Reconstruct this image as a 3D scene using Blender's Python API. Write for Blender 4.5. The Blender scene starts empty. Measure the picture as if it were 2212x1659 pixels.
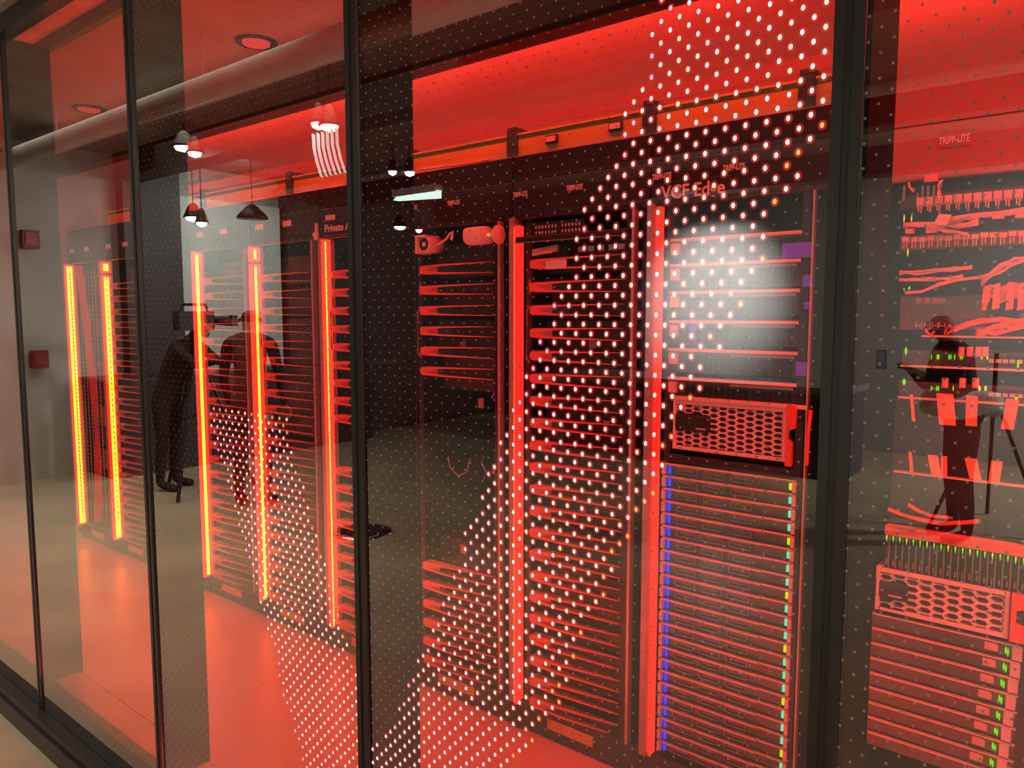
import bpy, bmesh, math, random
from mathutils import Vector, Matrix
random.seed(4)
SC = bpy.context.scene
COL = SC.collection
rad = math.radians

# ------------------------------------------------------------------ camera
FPX, CX, CY = 1632.5, 1106.0, 829.5
YAW, PITCH = rad(51.016), rad(5.288)
CAM = Vector((0.0, -1.2, 1.69))
FW = Vector((-math.cos(YAW)*math.cos(PITCH), math.sin(YAW)*math.cos(PITCH), -math.sin(PITCH)))
RT = FW.cross(Vector((0, 0, 1))).normalized()
UP = RT.cross(FW)
cd = bpy.data.cameras.new('camera')
cam = bpy.data.objects.new('camera', cd)
COL.objects.link(cam)
cam.matrix_world = Matrix(((RT.x, UP.x, -FW.x, CAM.x), (RT.y, UP.y, -FW.y, CAM.y),
                           (RT.z, UP.z, -FW.z, CAM.z), (0, 0, 0, 1)))
cd.sensor_width = 36.0
cd.lens = 36.0*FPX/2212.0
cd.clip_start = 0.02
SC.camera = cam

# ------------------------------------------------------------------ world, exposure, render economy
wd = bpy.data.worlds.new('world')
SC.world = wd
wd.use_nodes = True
wd.node_tree.nodes['Background'].inputs[0].default_value = (0.9, 0.95, 1.0, 1)
wd.node_tree.nodes['Background'].inputs[1].default_value = 0.02
SC.view_settings.view_transform = 'Standard'
SC.view_settings.look = 'None'
SC.view_settings.exposure = 0.0
SC.view_settings.gamma = 1.0
SC.view_settings.use_curve_mapping = False
cy = SC.cycles
cy.max_bounces = 6
cy.diffuse_bounces = 3
cy.glossy_bounces = 3
cy.transmission_bounces = 2
cy.transparent_max_bounces = 14
cy.caustics_reflective = False
cy.caustics_refractive = False
cy.sample_clamp_indirect = 40.0
cy.use_adaptive_sampling = False
cy.adaptive_threshold = 0.03
cy.use_denoising = True

def light(name, kind, loc, to, power, color, size=1.0, size_y=None, spot=60, blend=0.6):
    l = bpy.data.lights.new(name, kind)
    l.energy = power
    l.color = color
    if kind == 'AREA':
        l.shape = 'RECTANGLE'
        l.size = size
        l.size_y = size_y or size
    if kind == 'SPOT':
        l.spot_size = rad(spot)
        l.spot_blend = blend
        l.shadow_soft_size = size
    o = bpy.data.objects.new(name, l)
    COL.objects.link(o)
    o.location = loc
    o.rotation_euler = (Vector(to)-Vector(loc)).to_track_quat('-Z', 'Y').to_euler()
    return o

RED = (1.0, 0.035, 0.022)
WARM = (1.0, 0.87, 0.68)
# server room: red cove light behind the hanging beam, red wash on the floor
light('cove_light', 'AREA', (-2.3, 1.03, 2.705), (-2.3, 1.95, 2.84), 205, RED, 6.8, 0.06)
light('floor_wash', 'AREA', (-2.6, 0.5, 2.86), (-2.6, 0.5, 0), 70, (1, .032, .022), 8.0, 0.2).data.spread = rad(108)  # added wash doing the downlights' work, spread narrowed to stay unseen
light('front_ceiling_fill', 'AREA', (-2.6, .11, .006), (-2.6, .16, 1.0), 85, RED, 8.4, .05)  # added red fill for the front ceiling, tucked behind the sill rail
light('strip_spill', 'AREA', (.0, .98, 1.5), (-.4, 1.12, 1.5), 4.2, RED, .05, 1.0)
light('haze_wash', 'AREA', (-.1, .72, 2.86), (-.1, 1.12, 2.5), 6.5, RED, 1.3, .06)  # added lamp that grades the haze panel from its top
light('rear_wash', 'AREA', (-2.6, 2.2, 2.55), (-2.6, 2.43, 2.86), 1.5, RED, 7.5, 0.05)
# hall: unseen added fills, a white wall washer and a bright spot over the counter
hp_ = light('hall_floor_fill', 'AREA', (-6.2, -2.1, 3.56), (-6.2, -2.1, 0), 118, WARM, 4.6, 2.6)
hp_.data.spread = rad(105)          # added fill for the hall floor; spread narrowed so the glass never mirrors it
light('hall_side_fill', 'AREA', (2.6, -2.0, 2.9), (-1.8, -6.2, .9), 175, (1, .93, .84), 1.6, 3.0)  # added out of view to brighten people, jacket and counter
light('screen_washer', 'AREA', (-8.3, -4.15, 3.35), (-9.45, -4.15, 1.9), 42, (.9, 1, .93), 0.3, 2.0)
light('rear_wall_fill', 'AREA', (1.6, -8.0, 3.4), (-1.4, -10.0, 1.5), 800, (1, .93, .85), 1.0, 1.0)  # added to brighten the rear wall, outside what the glass mirrors
light('counter_spot', 'SPOT', (-4.6, -7.0, 3.4), (-5.0, -9.9, 2.05), 4200, (.95, 1, .97), 0.08, spot=46, blend=1.0)

# ------------------------------------------------------------------ pixel rays used to place things on known planes
def ray(x, y):
    return FW + RT*((x-CX)/FPX) + UP*((CY-y)/FPX)
def at(x, y, Y):
    d = ray(x, y)
    return CAM + d*((Y-CAM.y)/d.y)
def vp(x, y, v, dx=0.0, dy=0.0):
    """point of the hall seen mirrored in the glass (glass plane is y = 0)"""
    q = at(x, y, v)
    return Vector((q.x+dx, -q.y+dy, q.z))

# ------------------------------------------------------------------ materials
MATS = {}
def mat(name, col, rough=0.5, metal=0.0, emit=None, est=0.0, var=0.12, scale=12.0, bump=0.0, spec=0.5):
    if name in MATS:
        return MATS[name]
    m = bpy.data.materials.new(name)
    m.use_nodes = True
    nt = m.node_tree
    b = nt.nodes['Principled BSDF']
    b.inputs['Roughness'].default_value = rough
    b.inputs['Metallic'].default_value = metal
    b.inputs['Specular IOR Level'].default_value = spec
    tc = nt.nodes.new('ShaderNodeTexCoord')
    nz = nt.nodes.new('ShaderNodeTexNoise')
    nz.inputs['Scale'].default_value = scale
    nz.inputs['Detail'].default_value = 3
    nt.links.new(tc.outputs['Object'], nz.inputs['Vector'])
    rp = nt.nodes.new('ShaderNodeValToRGB')
    rp.color_ramp.elements[0].position = 0.3
    rp.color_ramp.elements[1].position = 0.7
    rp.color_ramp.elements[0].color = (*[c*(1-var) for c in col], 1)
    rp.color_ramp.elements[1].color = (*[min(1, c*(1+var)) for c in col], 1)
    nt.links.new(nz.outputs['Fac'], rp.inputs['Fac'])
    nt.links.new(rp.outputs['Color'], b.inputs['Base Color'])
    if bump:
        bp = nt.nodes.new('ShaderNodeBump')
        bp.inputs['Strength'].default_value = bump
        nt.links.new(nz.outputs['Fac'], bp.inputs['Height'])
        nt.links.new(bp.outputs['Normal'], b.inputs['Normal'])
    if emit:
        b.inputs['Emission Color'].default_value = (*emit, 1)
        b.inputs['Emission Strength'].default_value = est
    MATS[name] = m
    return m

def emat(name, col, strength, sampled=False, see=0.0):
    if name in MATS:
        return MATS[name]
    m = bpy.data.materials.new(name)
    m.use_nodes = True
    nt = m.node_tree
    nt.nodes.remove(nt.nodes['Principled BSDF'])
    e = nt.nodes.new('ShaderNodeEmission')
    e.inputs[0].default_value = (*col, 1)
    e.inputs[1].default_value = strength
    out = nt.nodes['Material Output']
    if see:
        t = nt.nodes.new('ShaderNodeBsdfTransparent')
        x = nt.nodes.new('ShaderNodeMixShader')
        x.inputs[0].default_value = 1-see
        nt.links.new(t.outputs[0], x.inputs[1])
        nt.links.new(e.outputs[0], x.inputs[2])
        nt.links.new(x.outputs[0], out.inputs[0])
    else:
        nt.links.new(e.outputs[0], out.inputs[0])
    m.cycles.emission_sampling = 'AUTO' if sampled else 'NONE'
    MATS[name] = m
    return m

def glass_mat():
    m = bpy.data.materials.new('laminated_glass')
    m.use_nodes = True
    nt = m.node_tree
    nt.nodes.remove(nt.nodes['Principled BSDF'])
    fr = nt.nodes.new('ShaderNodeFresnel')
    fr.inputs['IOR'].default_value = 1.5
    a = nt.nodes.new('ShaderNodeMath'); a.operation = 'SUBTRACT'; a.inputs[0].default_value = 1.0
    b = nt.nodes.new('ShaderNodeMath'); b.operation = 'POWER'; b.inputs[1].default_value = 5.0
    c = nt.nodes.new('ShaderNodeMath'); c.operation = 'SUBTRACT'; c.inputs[0].default_value = 1.0
    nt.links.new(fr.outputs[0], a.inputs[1]); nt.links.new(a.outputs[0], b.inputs[0]); nt.links.new(b.outputs[0], c.inputs[1])
    t = nt.nodes.new('ShaderNodeBsdfTransparent'); t.inputs[0].default_value = (.93, .93, .92, 1)
    g = nt.nodes.new('ShaderNodeBsdfGlossy'); g.inputs['Roughness'].default_value = 0.0
    x = nt.nodes.new('ShaderNodeMixShader')
    nt.links.new(c.outputs[0], x.inputs[0]); nt.links.new(t.outputs[0], x.inputs[1]); nt.links.new(g.outputs[0], x.inputs[2])
    nt.links.new(x.outputs[0], nt.nodes['Material Output'].inputs[0])
    return m

GLASS = glass_mat()
CLEAR = bpy.data.materials.new('glass_edge'); CLEAR.use_nodes = True
_n = CLEAR.node_tree; _n.nodes.remove(_n.nodes['Principled BSDF'])
_t = _n.nodes.new('ShaderNodeBsdfTransparent'); _t.inputs[0].default_value = (.97, .97, .97, 1)
_n.links.new(_t.outputs[0], _n.nodes['Material Output'].inputs[0])

BLACK = mat('black_powder_coat', (.016, .015, .015), .42, .0, scale=40)
INNER = mat('dark_cabinet_inside', (.03, .026, .026), .55, scale=9)
DARK = mat('bronze_aluminium', (.035, .031, .027), .38, .3, scale=25)
FINM = mat('fin_dark_bronze', (.004, .0035, .003), .7, scale=25, spec=.08)
ALU = mat('light_aluminium', (.55, .54, .53), .38, .35, scale=30)
STEEL = mat('brushed_steel', (.32, .31, .3), .35, .6, scale=50)
WHITE = mat('white_enamel', (.78, .76, .74), .42, scale=14, var=.05)
FINGER = mat('grey_polymer', (.74, .70, .68), .36, scale=30, var=.06)
TRAY = mat('yellow_polymer', (.5, .32, .03), .45, scale=8, var=.08)
CABLE = mat('light_cable_jacket', (.7, .5, .46), .45, scale=60)
LABEL = mat('white_print', (.85, .83, .8), .5, scale=30, var=.03, emit=(1, .2, .15), est=0.0)
BADGE = mat('white_badge', (.85, .82, .8), .4, scale=30, var=.03)
PURPLE = mat('purple_plastic', (.16, .06, .62), .4, scale=20, emit=(.16, .05, .75), est=.16)  # faint glow put into the violet stickers
RFLOOR = mat('raised_floor_vinyl', (.62, .56, .53), .3, scale=3, var=.05)
CONC = mat('polished_concrete', (.46, .385, .26), .3, scale=1.7, var=.16, bump=.02)
CEILM = mat('painted_ceiling', (.62, .6, .58), .75, scale=5, var=.05)
ROOMW = mat('painted_plaster', (.45, .42, .4), .75, scale=4, var=.05)
HALLW = mat('grey_hall_paint', (.42, .40, .36), .7, scale=2, var=.08)
HALLD = mat('dark_hall_panel', (.055, .045, .04), .6, scale=3, var=.15)
HALLC = mat('hall_ceiling_deck', (.24, .21, .175), .8, scale=3, var=.15)
PIPE = mat('galvanised_pipe', (.42, .4, .36), .5, .2, scale=6)
HOT = emat('led_strip_core', (1.0, .17, .006), 15.0)
HOT2 = emat('led_strip_core_dim', (1.0, .03, .008), 7.0)
DIFFH = emat('led_strip_diffuser_hot', (1.0, .016, .009), 5.5, sampled=True)
DIFF = emat('led_strip_diffuser', (1.0, .016, .009), 2.5, sampled=True)
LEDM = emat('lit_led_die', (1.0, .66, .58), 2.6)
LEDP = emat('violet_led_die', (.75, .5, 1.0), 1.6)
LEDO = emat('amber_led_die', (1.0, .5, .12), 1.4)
HALO = emat('led_halo_red', (1.0, .04, .028), .95, see=.52)  # glowing disc standing in for bloom round each lit dot
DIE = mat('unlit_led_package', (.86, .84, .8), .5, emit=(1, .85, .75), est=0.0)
GREEN = emat('green_status_light', (.22, 1.0, .0), 1.0)
LIME = emat('lime_status_light', (.75, 1.0, .0), 1.0)
CYAN = emat('teal_status_light', (.15, 1.0, .6), 1.0)
AMBER = emat('amber_status_light', (1.0, .75, .02), 1.1)
BLUE = emat('blue_power_light', (.02, .04, 1.0), 1.6)
DOWN = emat('red_downlight', (1.0, .045, .05), 1.1)
REDBAR = emat('red_light_bar', (1.0, .022, .016), .75, sampled=True)
LAMP = emat('lamp_glow', (.9, 1.0, .98), 22.0)
LAMPS = emat('tube_glow', (.75, 1.0, .88), 5.0)
CLOTH = mat('dark_cloth', (.022, .018, .018), .9, scale=20)
JACKET = mat('pale_jacket_cloth', (.7, .78, .72), .9, scale=15, bump=.2)
SKIN = mat('skin', (.38, .22, .15), .55, scale=20)
HAIR = mat('dark_hair', (.012, .01, .01), .6, scale=40)
REDP = mat('red_box_paint', (.22, .02, .015), .5, scale=20)
TABLE = mat('dark_laminate', (.03, .027, .028), .4, scale=8)
WHITEBOARD = mat('white_wall_board', (.7, .72, .67), .6, scale=3, var=.04)

# ------------------------------------------------------------------ mesh helpers
class MB:
    def __init__(s):
        s.v = []; s.f = []; s.m = []
    def add(s, vs, fs, mi=0):
        b = len(s.v)
        s.v += [tuple(v) for v in vs]
        s.f += [tuple(b+i for i in f) for f in fs]
        s.m += [mi]*len(fs)
        return s
    def box(s, a, b, mi=0, ch=0.0):
        x0, x1 = sorted((a[0], b[0])); y0, y1 = sorted((a[1], b[1])); z0, z1 = sorted((a[2], b[2]))
        if not ch:
            s.add([(x0, y0, z0), (x1, y0, z0), (x1, y1, z0), (x0, y1, z0), (x0, y0, z1), (x1, y0, z1), (x1, y1, z1), (x0, y1, z1)],
                  [(0, 3, 2, 1), (4, 5, 6, 7), (0, 1, 5, 4), (1, 2, 6, 5), (2, 3, 7, 6), (3, 0, 4, 7)], mi)
        else:                                   # chamfered front (-y) face
            c = ch
            s.add([(x0+c, y0, z0+c), (x1-c, y0, z0+c), (x1-c, y0, z1-c), (x0+c, y0, z1-c),
                   (x0, y0+c, z0), (x1, y0+c, z0), (x1, y0+c, z1), (x0, y0+c, z1),
                   (x0, y1, z0), (x1, y1, z0), (x1, y1, z1), (x0, y1, z1)],
                  [(0, 1, 2, 3), (4, 5, 1, 0), (5, 6, 2, 1), (6, 7, 3, 2), (7, 4, 0, 3),
                   (8, 9, 5, 4), (9, 10, 6, 5), (10, 11, 7, 6), (11, 8, 4, 7), (11, 10, 9, 8)], mi)
        return s
    def tube(s, pts, r, n=8, mi=0, r2=None, cap=True):
        pts = [Vector(p) for p in pts]
        N = len(pts)
        rings = []
        up = Vector((0, 0, 1))
        for i, p in enumerate(pts):
            t = (pts[min(i+1, N-1)]-pts[max(i-1, 0)]).normalized()
            u = t.cross(up)
            if u.length < 1e-3:
                u = t.cross(Vector((0, 1, 0)))
            u.normalize(); w = u.cross(t)
            rr = r if r2 is None else r+(r2-r)*i/(N-1)
            rings.append([p+(u*math.cos(a)+w*math.sin(a))*rr for a in [2*math.pi*k/n for k in range(n)]])
        vs = [v for g in rings for v in g]
        fs = []
        for i in range(N-1):
            for k in range(n):
                fs.append((i*n+k, i*n+(k+1) % n, (i+1)*n+(k+1) % n, (i+1)*n+k))
        if cap:
            fs.append(tuple(range(n))[::-1]); fs.append(tuple((N-1)*n+k for k in range(n)))
        return s.add(vs, fs, mi)
    def lathe(s, prof, c, n=24, mi=0, axis='z'):
        vs = []; fs = []
        c = Vector(c)
        for r, h in prof:
            for k in range(n):
                a = 2*math.pi*k/n
                p = (r*math.cos(a), r*math.sin(a), h)
                if axis == 'x': p = (h, p[0], p[1])
                if axis == 'y': p = (p[0], h, p[1])
                vs.append(c+Vector(p))
        for i in range(len(prof)-1):
            for k in range(n):
                fs.append((i*n+k, i*n+(k+1) % n, (i+1)*n+(k+1) % n, (i+1)*n+k))
        fs.append(tuple(range(n))[::-1]); fs.append(tuple((len(prof)-1)*n+k for k in range(n)))
        return s.add(vs, fs, mi)
    def prism(s, poly, y0, y1, mi=0):           # polygon in x,z pushed along y
        n = len(poly)
        vs = [(x, y0, z) for x, z in poly]+[(x, y1, z) for x, z in poly]
        fs = [tuple(range(n)), tuple(range(2*n-1, n-1, -1))]+[(i, i+n, (i+1) % n+n, (i+1) % n) for i in range(n)]
        return s.add(vs, fs, mi)

def worldloc(o):
    v = Vector((0, 0, 0))
    while o is not None:
        v += Vector(o.location); o = o.parent
    return v
def mesh_of(name, mb, mats, off=Vector((0, 0, 0)), smooth=False):
    me = bpy.data.meshes.new(name)
    me.from_pydata([(v[0]-off.x, v[1]-off.y, v[2]-off.z) for v in mb.v], [], mb.f)
    for m in (mats if isinstance(mats, (list, tuple)) else [mats]):
        me.materials.append(m)
    if any(mb.m):
        me.polygons.foreach_set('material_index', mb.m)
    if smooth:
        me.polygons.foreach_set('use_smooth', [True]*len(me.polygons))
    me.update()
    return me
def obj(name, mb, mats, parent=None, smooth=False, center=False):
    """coordinates are world coordinates; a top-level mesh keeps its origin at its base"""
    if parent is not None:
        off = worldloc(parent)
    elif center:
        xs = [v[0] for v in mb.v]; ys = [v[1] for v in mb.v]; zs = [v[2] for v in mb.v]
        off = Vector(((min(xs)+max(xs))/2, (min(ys)+max(ys))/2, min(zs)))
    else:
        off = Vector((0, 0, 0))
    o = bpy.data.objects.new(name, mesh_of(name, mb, mats, off, smooth))
    COL.objects.link(o)
    if parent is not None:
        o.parent = parent
    elif center:
        o.location = off
    return o
def share(o, parent, loc):
    c = o.copy(); COL.objects.link(c); c.parent = parent; c.location = loc
    return c
def tag(o, label, cat, group=None, kind=None):
    o['label'] = label; o['category'] = cat
    if group: o['group'] = group
    if kind: o['kind'] = kind
    return o
def thing(name, loc, label, cat, group=None):
    o = bpy.data.objects.new(name, None); COL.objects.link(o)
    o.location = loc; o.empty_display_size = .1
    return tag(o, label, cat, group)
def structure(name, mb, mats, parent=None, label=None):
    o = obj(name, mb, mats, parent)
    if parent is None: o['kind'] = 'structure'
    if label: o['label'] = label
    return o
def shell(name, loc=(0, 0, 0)):
    o = bpy.data.objects.new(name, None); COL.objects.link(o)
    o.location = loc; o['kind'] = 'structure'
    return o
def text(name, body, size, loc, m, parent, depth=.0012, bold=.0, width=None, align='LEFT'):
    cu = bpy.data.curves.new(name, 'FONT')
    cu.body = body; cu.size = size; cu.extrude = depth; cu.offset = bold; cu.align_x = align
    cu.resolution_u = 3
    cu.materials.append(m)
    o = bpy.data.objects.new(name, cu); COL.objects.link(o)
    o.rotation_euler = (rad(90), 0, 0)
    if parent is not None:
        o.parent = parent
        o.location = Vector(loc)-worldloc(parent)
    else:
        o.location = loc
    if width:
        bpy.context.view_layer.update()
        o.scale.x = width/max(o.dimensions.x, 1e-4)
    bpy.context.view_layer.update()
    me = bpy.data.meshes.new_from_object(o.evaluated_get(bpy.context.evaluated_depsgraph_get()))
    n = bpy.data.objects.new(name, me); COL.objects.link(n)
    n.parent = o.parent; n.location = o.location; n.rotation_euler = o.rotation_euler; n.scale = o.scale
    bpy.data.objects.remove(o); bpy.data.curves.remove(cu)
    n.name = name
    return n

# ================================================================== SETTING
JX = [-3.699, -2.578, -1.457, -.336, .785]           # joints between the glass panels
TOPZ, BOTZ, HF = 2.875, -.075, -.2
# floors
structure('floor', MB().box((-7.8, .19, -.06), (2.2, 2.5, 0)), RFLOOR)
structure('floor', MB().box((-9.6, -11, HF-.08), (4.2, -.062, HF)), CONC)
# raised-floor front kerb and the rails that carry the glass
sill = shell('trim_1', (-2, 0, HF))
structure('kerb', MB().box((-7.8, -.062, HF), (2.2, .19, -.115)), DARK, sill)
structure('kerb_upper', MB().box((-7.8, -.05, -.112), (2.2, .19, -.078)), DARK, sill)
structure('sill_box', MB().box((-7.8, .02, -.078), (2.2, .186, .0)), RFLOOR, sill)
structure('sill_rail', MB().box((-7.8, .013, -.078), (2.2, .05, .036)), DARK, sill)
head = shell('trim_2', (-2, 0, 2.9))
structure('head_rail', MB().box((-7.8, -.03, 2.83), (2.2, .03, 2.91)), DARK, head)
structure('head_back_rail', MB().box((-7.8, .17, 2.832), (2.2, .2, 2.9)), DARK, head)
structure('head_soffit', MB().box((-7.8, .03, 2.885), (2.2, .17, 2.91)), mat('soffit_white', (.75, .72, .7), .6), head)
light('head_light', 'AREA', (-3.3, .16, 2.84), (-3.3, .05, 2.885), 3.0, RED, 7.5, .012)
structure('wall_front', MB().box((-9.6, -.06, 2.9), (4.2, .2, 3.6)), mat('bulkhead_grey', (.3, .28, .25), .7))
# server room shell
structure('ceiling', MB().box((-7.8, .2, 2.9), (2.2, 2.5, 2.98)), CEILM)
structure('wall_back', MB().box((-7.8, 2.43, 0), (2.2, 2.5, 2.9)), mat('rear_plaster', (.16, .145, .14), .8, scale=4))
structure('wall_left', MB().box((-7.8, -.06, HF), (-7.7, 2.5, 2.9)), ROOMW)
structure('wall_right', MB().box((2.1, .0, HF), (2.2, 2.5, 2.9)), ROOMW)
# hall shell
structure('ceiling', MB().box((-9.6, -11, 3.6), (4.2, -.06, 3.7)), HALLC)
structure('wall_side', MB().box((-9.7, -11, HF), (-9.6, .2, 3.6)), HALLW)
structure('wall_rear', MB().box((-9.6, -10.1, HF), (4.2, -10, 3.6)), mat('rear_wall_paint', (.36, .35, .33), .7, scale=2, var=.06))
structure('wall_east', MB().box((4.1, -11, HF), (4.2, 0, 3.6)), HALLW)

# posts
for n, jx in enumerate(JX[:4]):
    p = shell('trim_%d' % (n+3), (jx, .1, 0))
    structure('front_cap', MB().box((jx-.022, -.006, BOTZ), (jx-.006, .0, TOPZ)).box((jx+.006, -.006, BOTZ), (jx+.022, .0, TOPZ)), DARK, p)
    structure('gasket', MB().box((jx-.006, -.003, BOTZ), (jx+.006, .013, TOPZ)), BLACK, p)
    structure('fin', MB().box((jx-.028, .014, .036), (jx+.026, .17, 2.83)), FINM, p)

# glass panels
GX = .0342; GZ = .0357
def poly_world(pts):
    return [(q.x, q.z) for q in (at(x, y, 0) for x, y in pts)]
def inside(poly, x, z):
    r = False
    j = len(poly)-1
    for i in range(len(poly)):
        xi, zi = poly[i]; xj, zj = poly[j]
        if (zi > z) != (zj > z) and x < (xj-xi)*(z-zi)/(zj-zi)+xi:
            r = not r
        j = i
    return r
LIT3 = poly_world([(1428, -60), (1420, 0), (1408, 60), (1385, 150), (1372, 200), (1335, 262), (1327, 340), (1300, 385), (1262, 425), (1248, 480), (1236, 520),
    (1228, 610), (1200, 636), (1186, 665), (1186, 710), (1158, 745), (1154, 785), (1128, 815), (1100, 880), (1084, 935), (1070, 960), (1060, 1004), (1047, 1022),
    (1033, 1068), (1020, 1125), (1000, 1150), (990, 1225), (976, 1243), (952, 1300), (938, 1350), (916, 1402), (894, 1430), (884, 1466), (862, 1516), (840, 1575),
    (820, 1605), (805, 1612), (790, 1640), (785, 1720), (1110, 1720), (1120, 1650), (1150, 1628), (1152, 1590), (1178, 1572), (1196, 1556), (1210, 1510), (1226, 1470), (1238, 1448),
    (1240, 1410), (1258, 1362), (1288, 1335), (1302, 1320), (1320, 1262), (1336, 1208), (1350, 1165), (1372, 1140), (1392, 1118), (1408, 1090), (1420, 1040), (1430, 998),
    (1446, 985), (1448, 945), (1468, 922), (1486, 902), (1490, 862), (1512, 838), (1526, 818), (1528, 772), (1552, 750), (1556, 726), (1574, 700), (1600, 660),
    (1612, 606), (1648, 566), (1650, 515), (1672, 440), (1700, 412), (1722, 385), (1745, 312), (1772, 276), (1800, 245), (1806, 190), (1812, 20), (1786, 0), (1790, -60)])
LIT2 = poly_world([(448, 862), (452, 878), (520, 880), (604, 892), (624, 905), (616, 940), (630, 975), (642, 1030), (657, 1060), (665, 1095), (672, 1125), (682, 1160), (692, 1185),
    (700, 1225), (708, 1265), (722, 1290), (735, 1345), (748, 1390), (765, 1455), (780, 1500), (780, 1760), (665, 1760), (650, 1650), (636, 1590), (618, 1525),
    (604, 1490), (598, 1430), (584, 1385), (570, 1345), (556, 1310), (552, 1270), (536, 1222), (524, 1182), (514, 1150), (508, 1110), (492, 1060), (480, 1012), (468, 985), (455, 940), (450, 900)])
def led_shape(mb, x, z, mi, w=.0034, h=.0045, y=.0052):
    n = 8
    vs = []; fs = []
    for k in range(n):
        a = 2*math.pi*k/n
        vs.append((x+w*math.cos(a), y, z+h*math.sin(a)))
    for k in range(n):
        a = 2*math.pi*k/n
        vs.append((x+w*.62*math.cos(a), y-.002, z+h*.62*math.sin(a)))
    fs = [tuple(range(n, 2*n))]+[(k, (k+1) % n, n+(k+1) % n, n+k) for k in range(n)]
    mb.add(vs, fs, mi)
def halo_shape(mb, x, z, mi, r=.0072):  # flat disc of imitated bloom behind a lit dot
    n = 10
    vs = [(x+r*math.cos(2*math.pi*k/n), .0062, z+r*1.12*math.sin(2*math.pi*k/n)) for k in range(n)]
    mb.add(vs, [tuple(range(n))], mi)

def panel(n, x0, x1, lit=None, singles=0):
    w = shell('window_%d' % n, (x0+.5*(x1-x0), 0, BOTZ))
    g = MB()
    a, b = x0+.004, x1-.004
    g.add([(a, 0, BOTZ), (b, 0, BOTZ), (b, 0, TOPZ), (a, 0, TOPZ), (a, .012, BOTZ), (b, .012, BOTZ), (b, .012, TOPZ), (a, .012, TOPZ)], [(0, 1, 2, 3)], 0)
    g.f += [(7, 6, 5, 4), (0, 4, 5, 1), (1, 5, 6, 2), (2, 6, 7, 3), (3, 7, 4, 0)]
    g.m += [1]*5
    obj('glass_pane', g, [GLASS, CLEAR], w)
    unl = MB(); litm = MB(); cand = []
    nx = int((x1-x0-.045)/GX)
    for j in range(-2, 84):
        for i in range(nx+1):
            for off in (0, 1):
                x = x0+.0234+GX*i+off*.0172
                z = 2.4024+.0357*12-GZ*j-off*.0178
                if x > x1-.02 or z > 2.8 or z < -.05:
                    continue
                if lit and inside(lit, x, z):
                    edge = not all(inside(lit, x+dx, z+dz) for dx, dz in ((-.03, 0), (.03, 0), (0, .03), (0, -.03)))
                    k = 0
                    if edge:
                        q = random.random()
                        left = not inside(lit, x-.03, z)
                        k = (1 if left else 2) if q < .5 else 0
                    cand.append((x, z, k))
                else:
                    e = {3: .0012, 4: .0015, 5: .0017}.get(n, .0008)
                    unl.add([(x-e, .0042, z-e), (x+e, .0042, z-e), (x+e, .0042, z+e), (x-e, .0042, z+e),
                             (x-e, .0062, z-e), (x+e, .0062, z-e), (x+e, .0062, z+e), (x-e, .0062, z+e)],
                            [(0, 1, 2, 3), (4, 7, 6, 5), (0, 4, 5, 1), (1, 5, 6, 2), (2, 6, 7, 3), (3, 7, 4, 0)])
    cand.sort(key=lambda c: (Vector((c[0], 0, c[1]))-CAM).length)
    for idx, (x, z, k) in enumerate(cand):
        if idx < singles:
            if ('led', k) not in MATS:
                m = MB(); led_shape(m, 0, 0, 0); halo_shape(m, 0, 0, 1)
                MATS[('led', k)] = mesh_of('led', m, [[LEDM, LEDP, LEDO][k], HALO])
            o = bpy.data.objects.new('led', MATS[('led', k)])
            COL.objects.link(o); o.parent = w
            o.location = Vector((x, 0, z))-Vector(w.location)
        else:
            led_shape(litm, x, z, k); halo_shape(litm, x, z, 3)
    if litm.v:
        o = obj('lit_led_field', litm, [LEDM, LEDP, LEDO, HALO], w); o['kind'] = 'stuff'; o['label'] = 'glowing white and pink led dots'
    if unl.v:
        o = obj('unlit_led_field', unl, DIE, w); o['kind'] = 'stuff'; o['label'] = 'tiny unlit led dots'
    return w
panel(1, JX[0]-1.121, JX[0])
panel(2, JX[0], JX[1])
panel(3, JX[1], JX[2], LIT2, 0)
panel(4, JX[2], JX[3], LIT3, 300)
panel(5, JX[3], JX[4])
panel(6, JX[0]-2.6, JX[0]-1.125)

# hanging beam of the red cove
bm_ = thing('hanging_beam', (-2.4, .95, 2.66), 'long dark beam hung under the red ceiling in front of the racks', 'beam')
obj('beam_body', MB().box((-5.75, .88, 2.64), (1.6, 1.0, 2.7)), BLACK, bm_)
obj('lower_channel', MB().box((-5.78, .9, 2.625), (1.6, .985, 2.64)), BLACK, bm_)
obj('front_lip', MB().box((-5.78, .872, 2.695), (1.6, .884, 2.735)), BLACK, bm_)
obj('added_upper_board', MB().box((-5.75, .9, 2.73), (1.6, .914, 2.9)), CEILM, bm_)  # added board screening off the bright ceiling over the cove light
for x in (-5.2, -3.5, -1.8, -.1):
    obj('hanger', MB().tube([(x, .94, 2.7), (x, .94, 2.9)], .006, 6), STEEL, bm_)
# downlights
for i, (lx, ls) in enumerate(((-1.34, 'nearest the right end of the red ceiling'), (-3.086, 'upper one of the two seen through the glass'), (-4.834, 'farther and smaller of the two, over the left racks'), (-6.58, 'deep in the far left corner'))):
    d = thing('downlight', (lx, .8, 2.9), 'round red recessed ceiling light, '+ls, 'ceiling light', 'red downlights in the server room ceiling')
    obj('trim_ring', MB().lathe([(.062, -.001), (.078, -.012), (.09, -.008), (.092, .0)], (lx, .8, 2.9), 28), BLACK, d, True)
    obj('lamp_face', MB().lathe([(.001, -.0125), (.06, -.013), (.06, -.002)], (lx, .8, 2.9), 24), DOWN, d)
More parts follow.
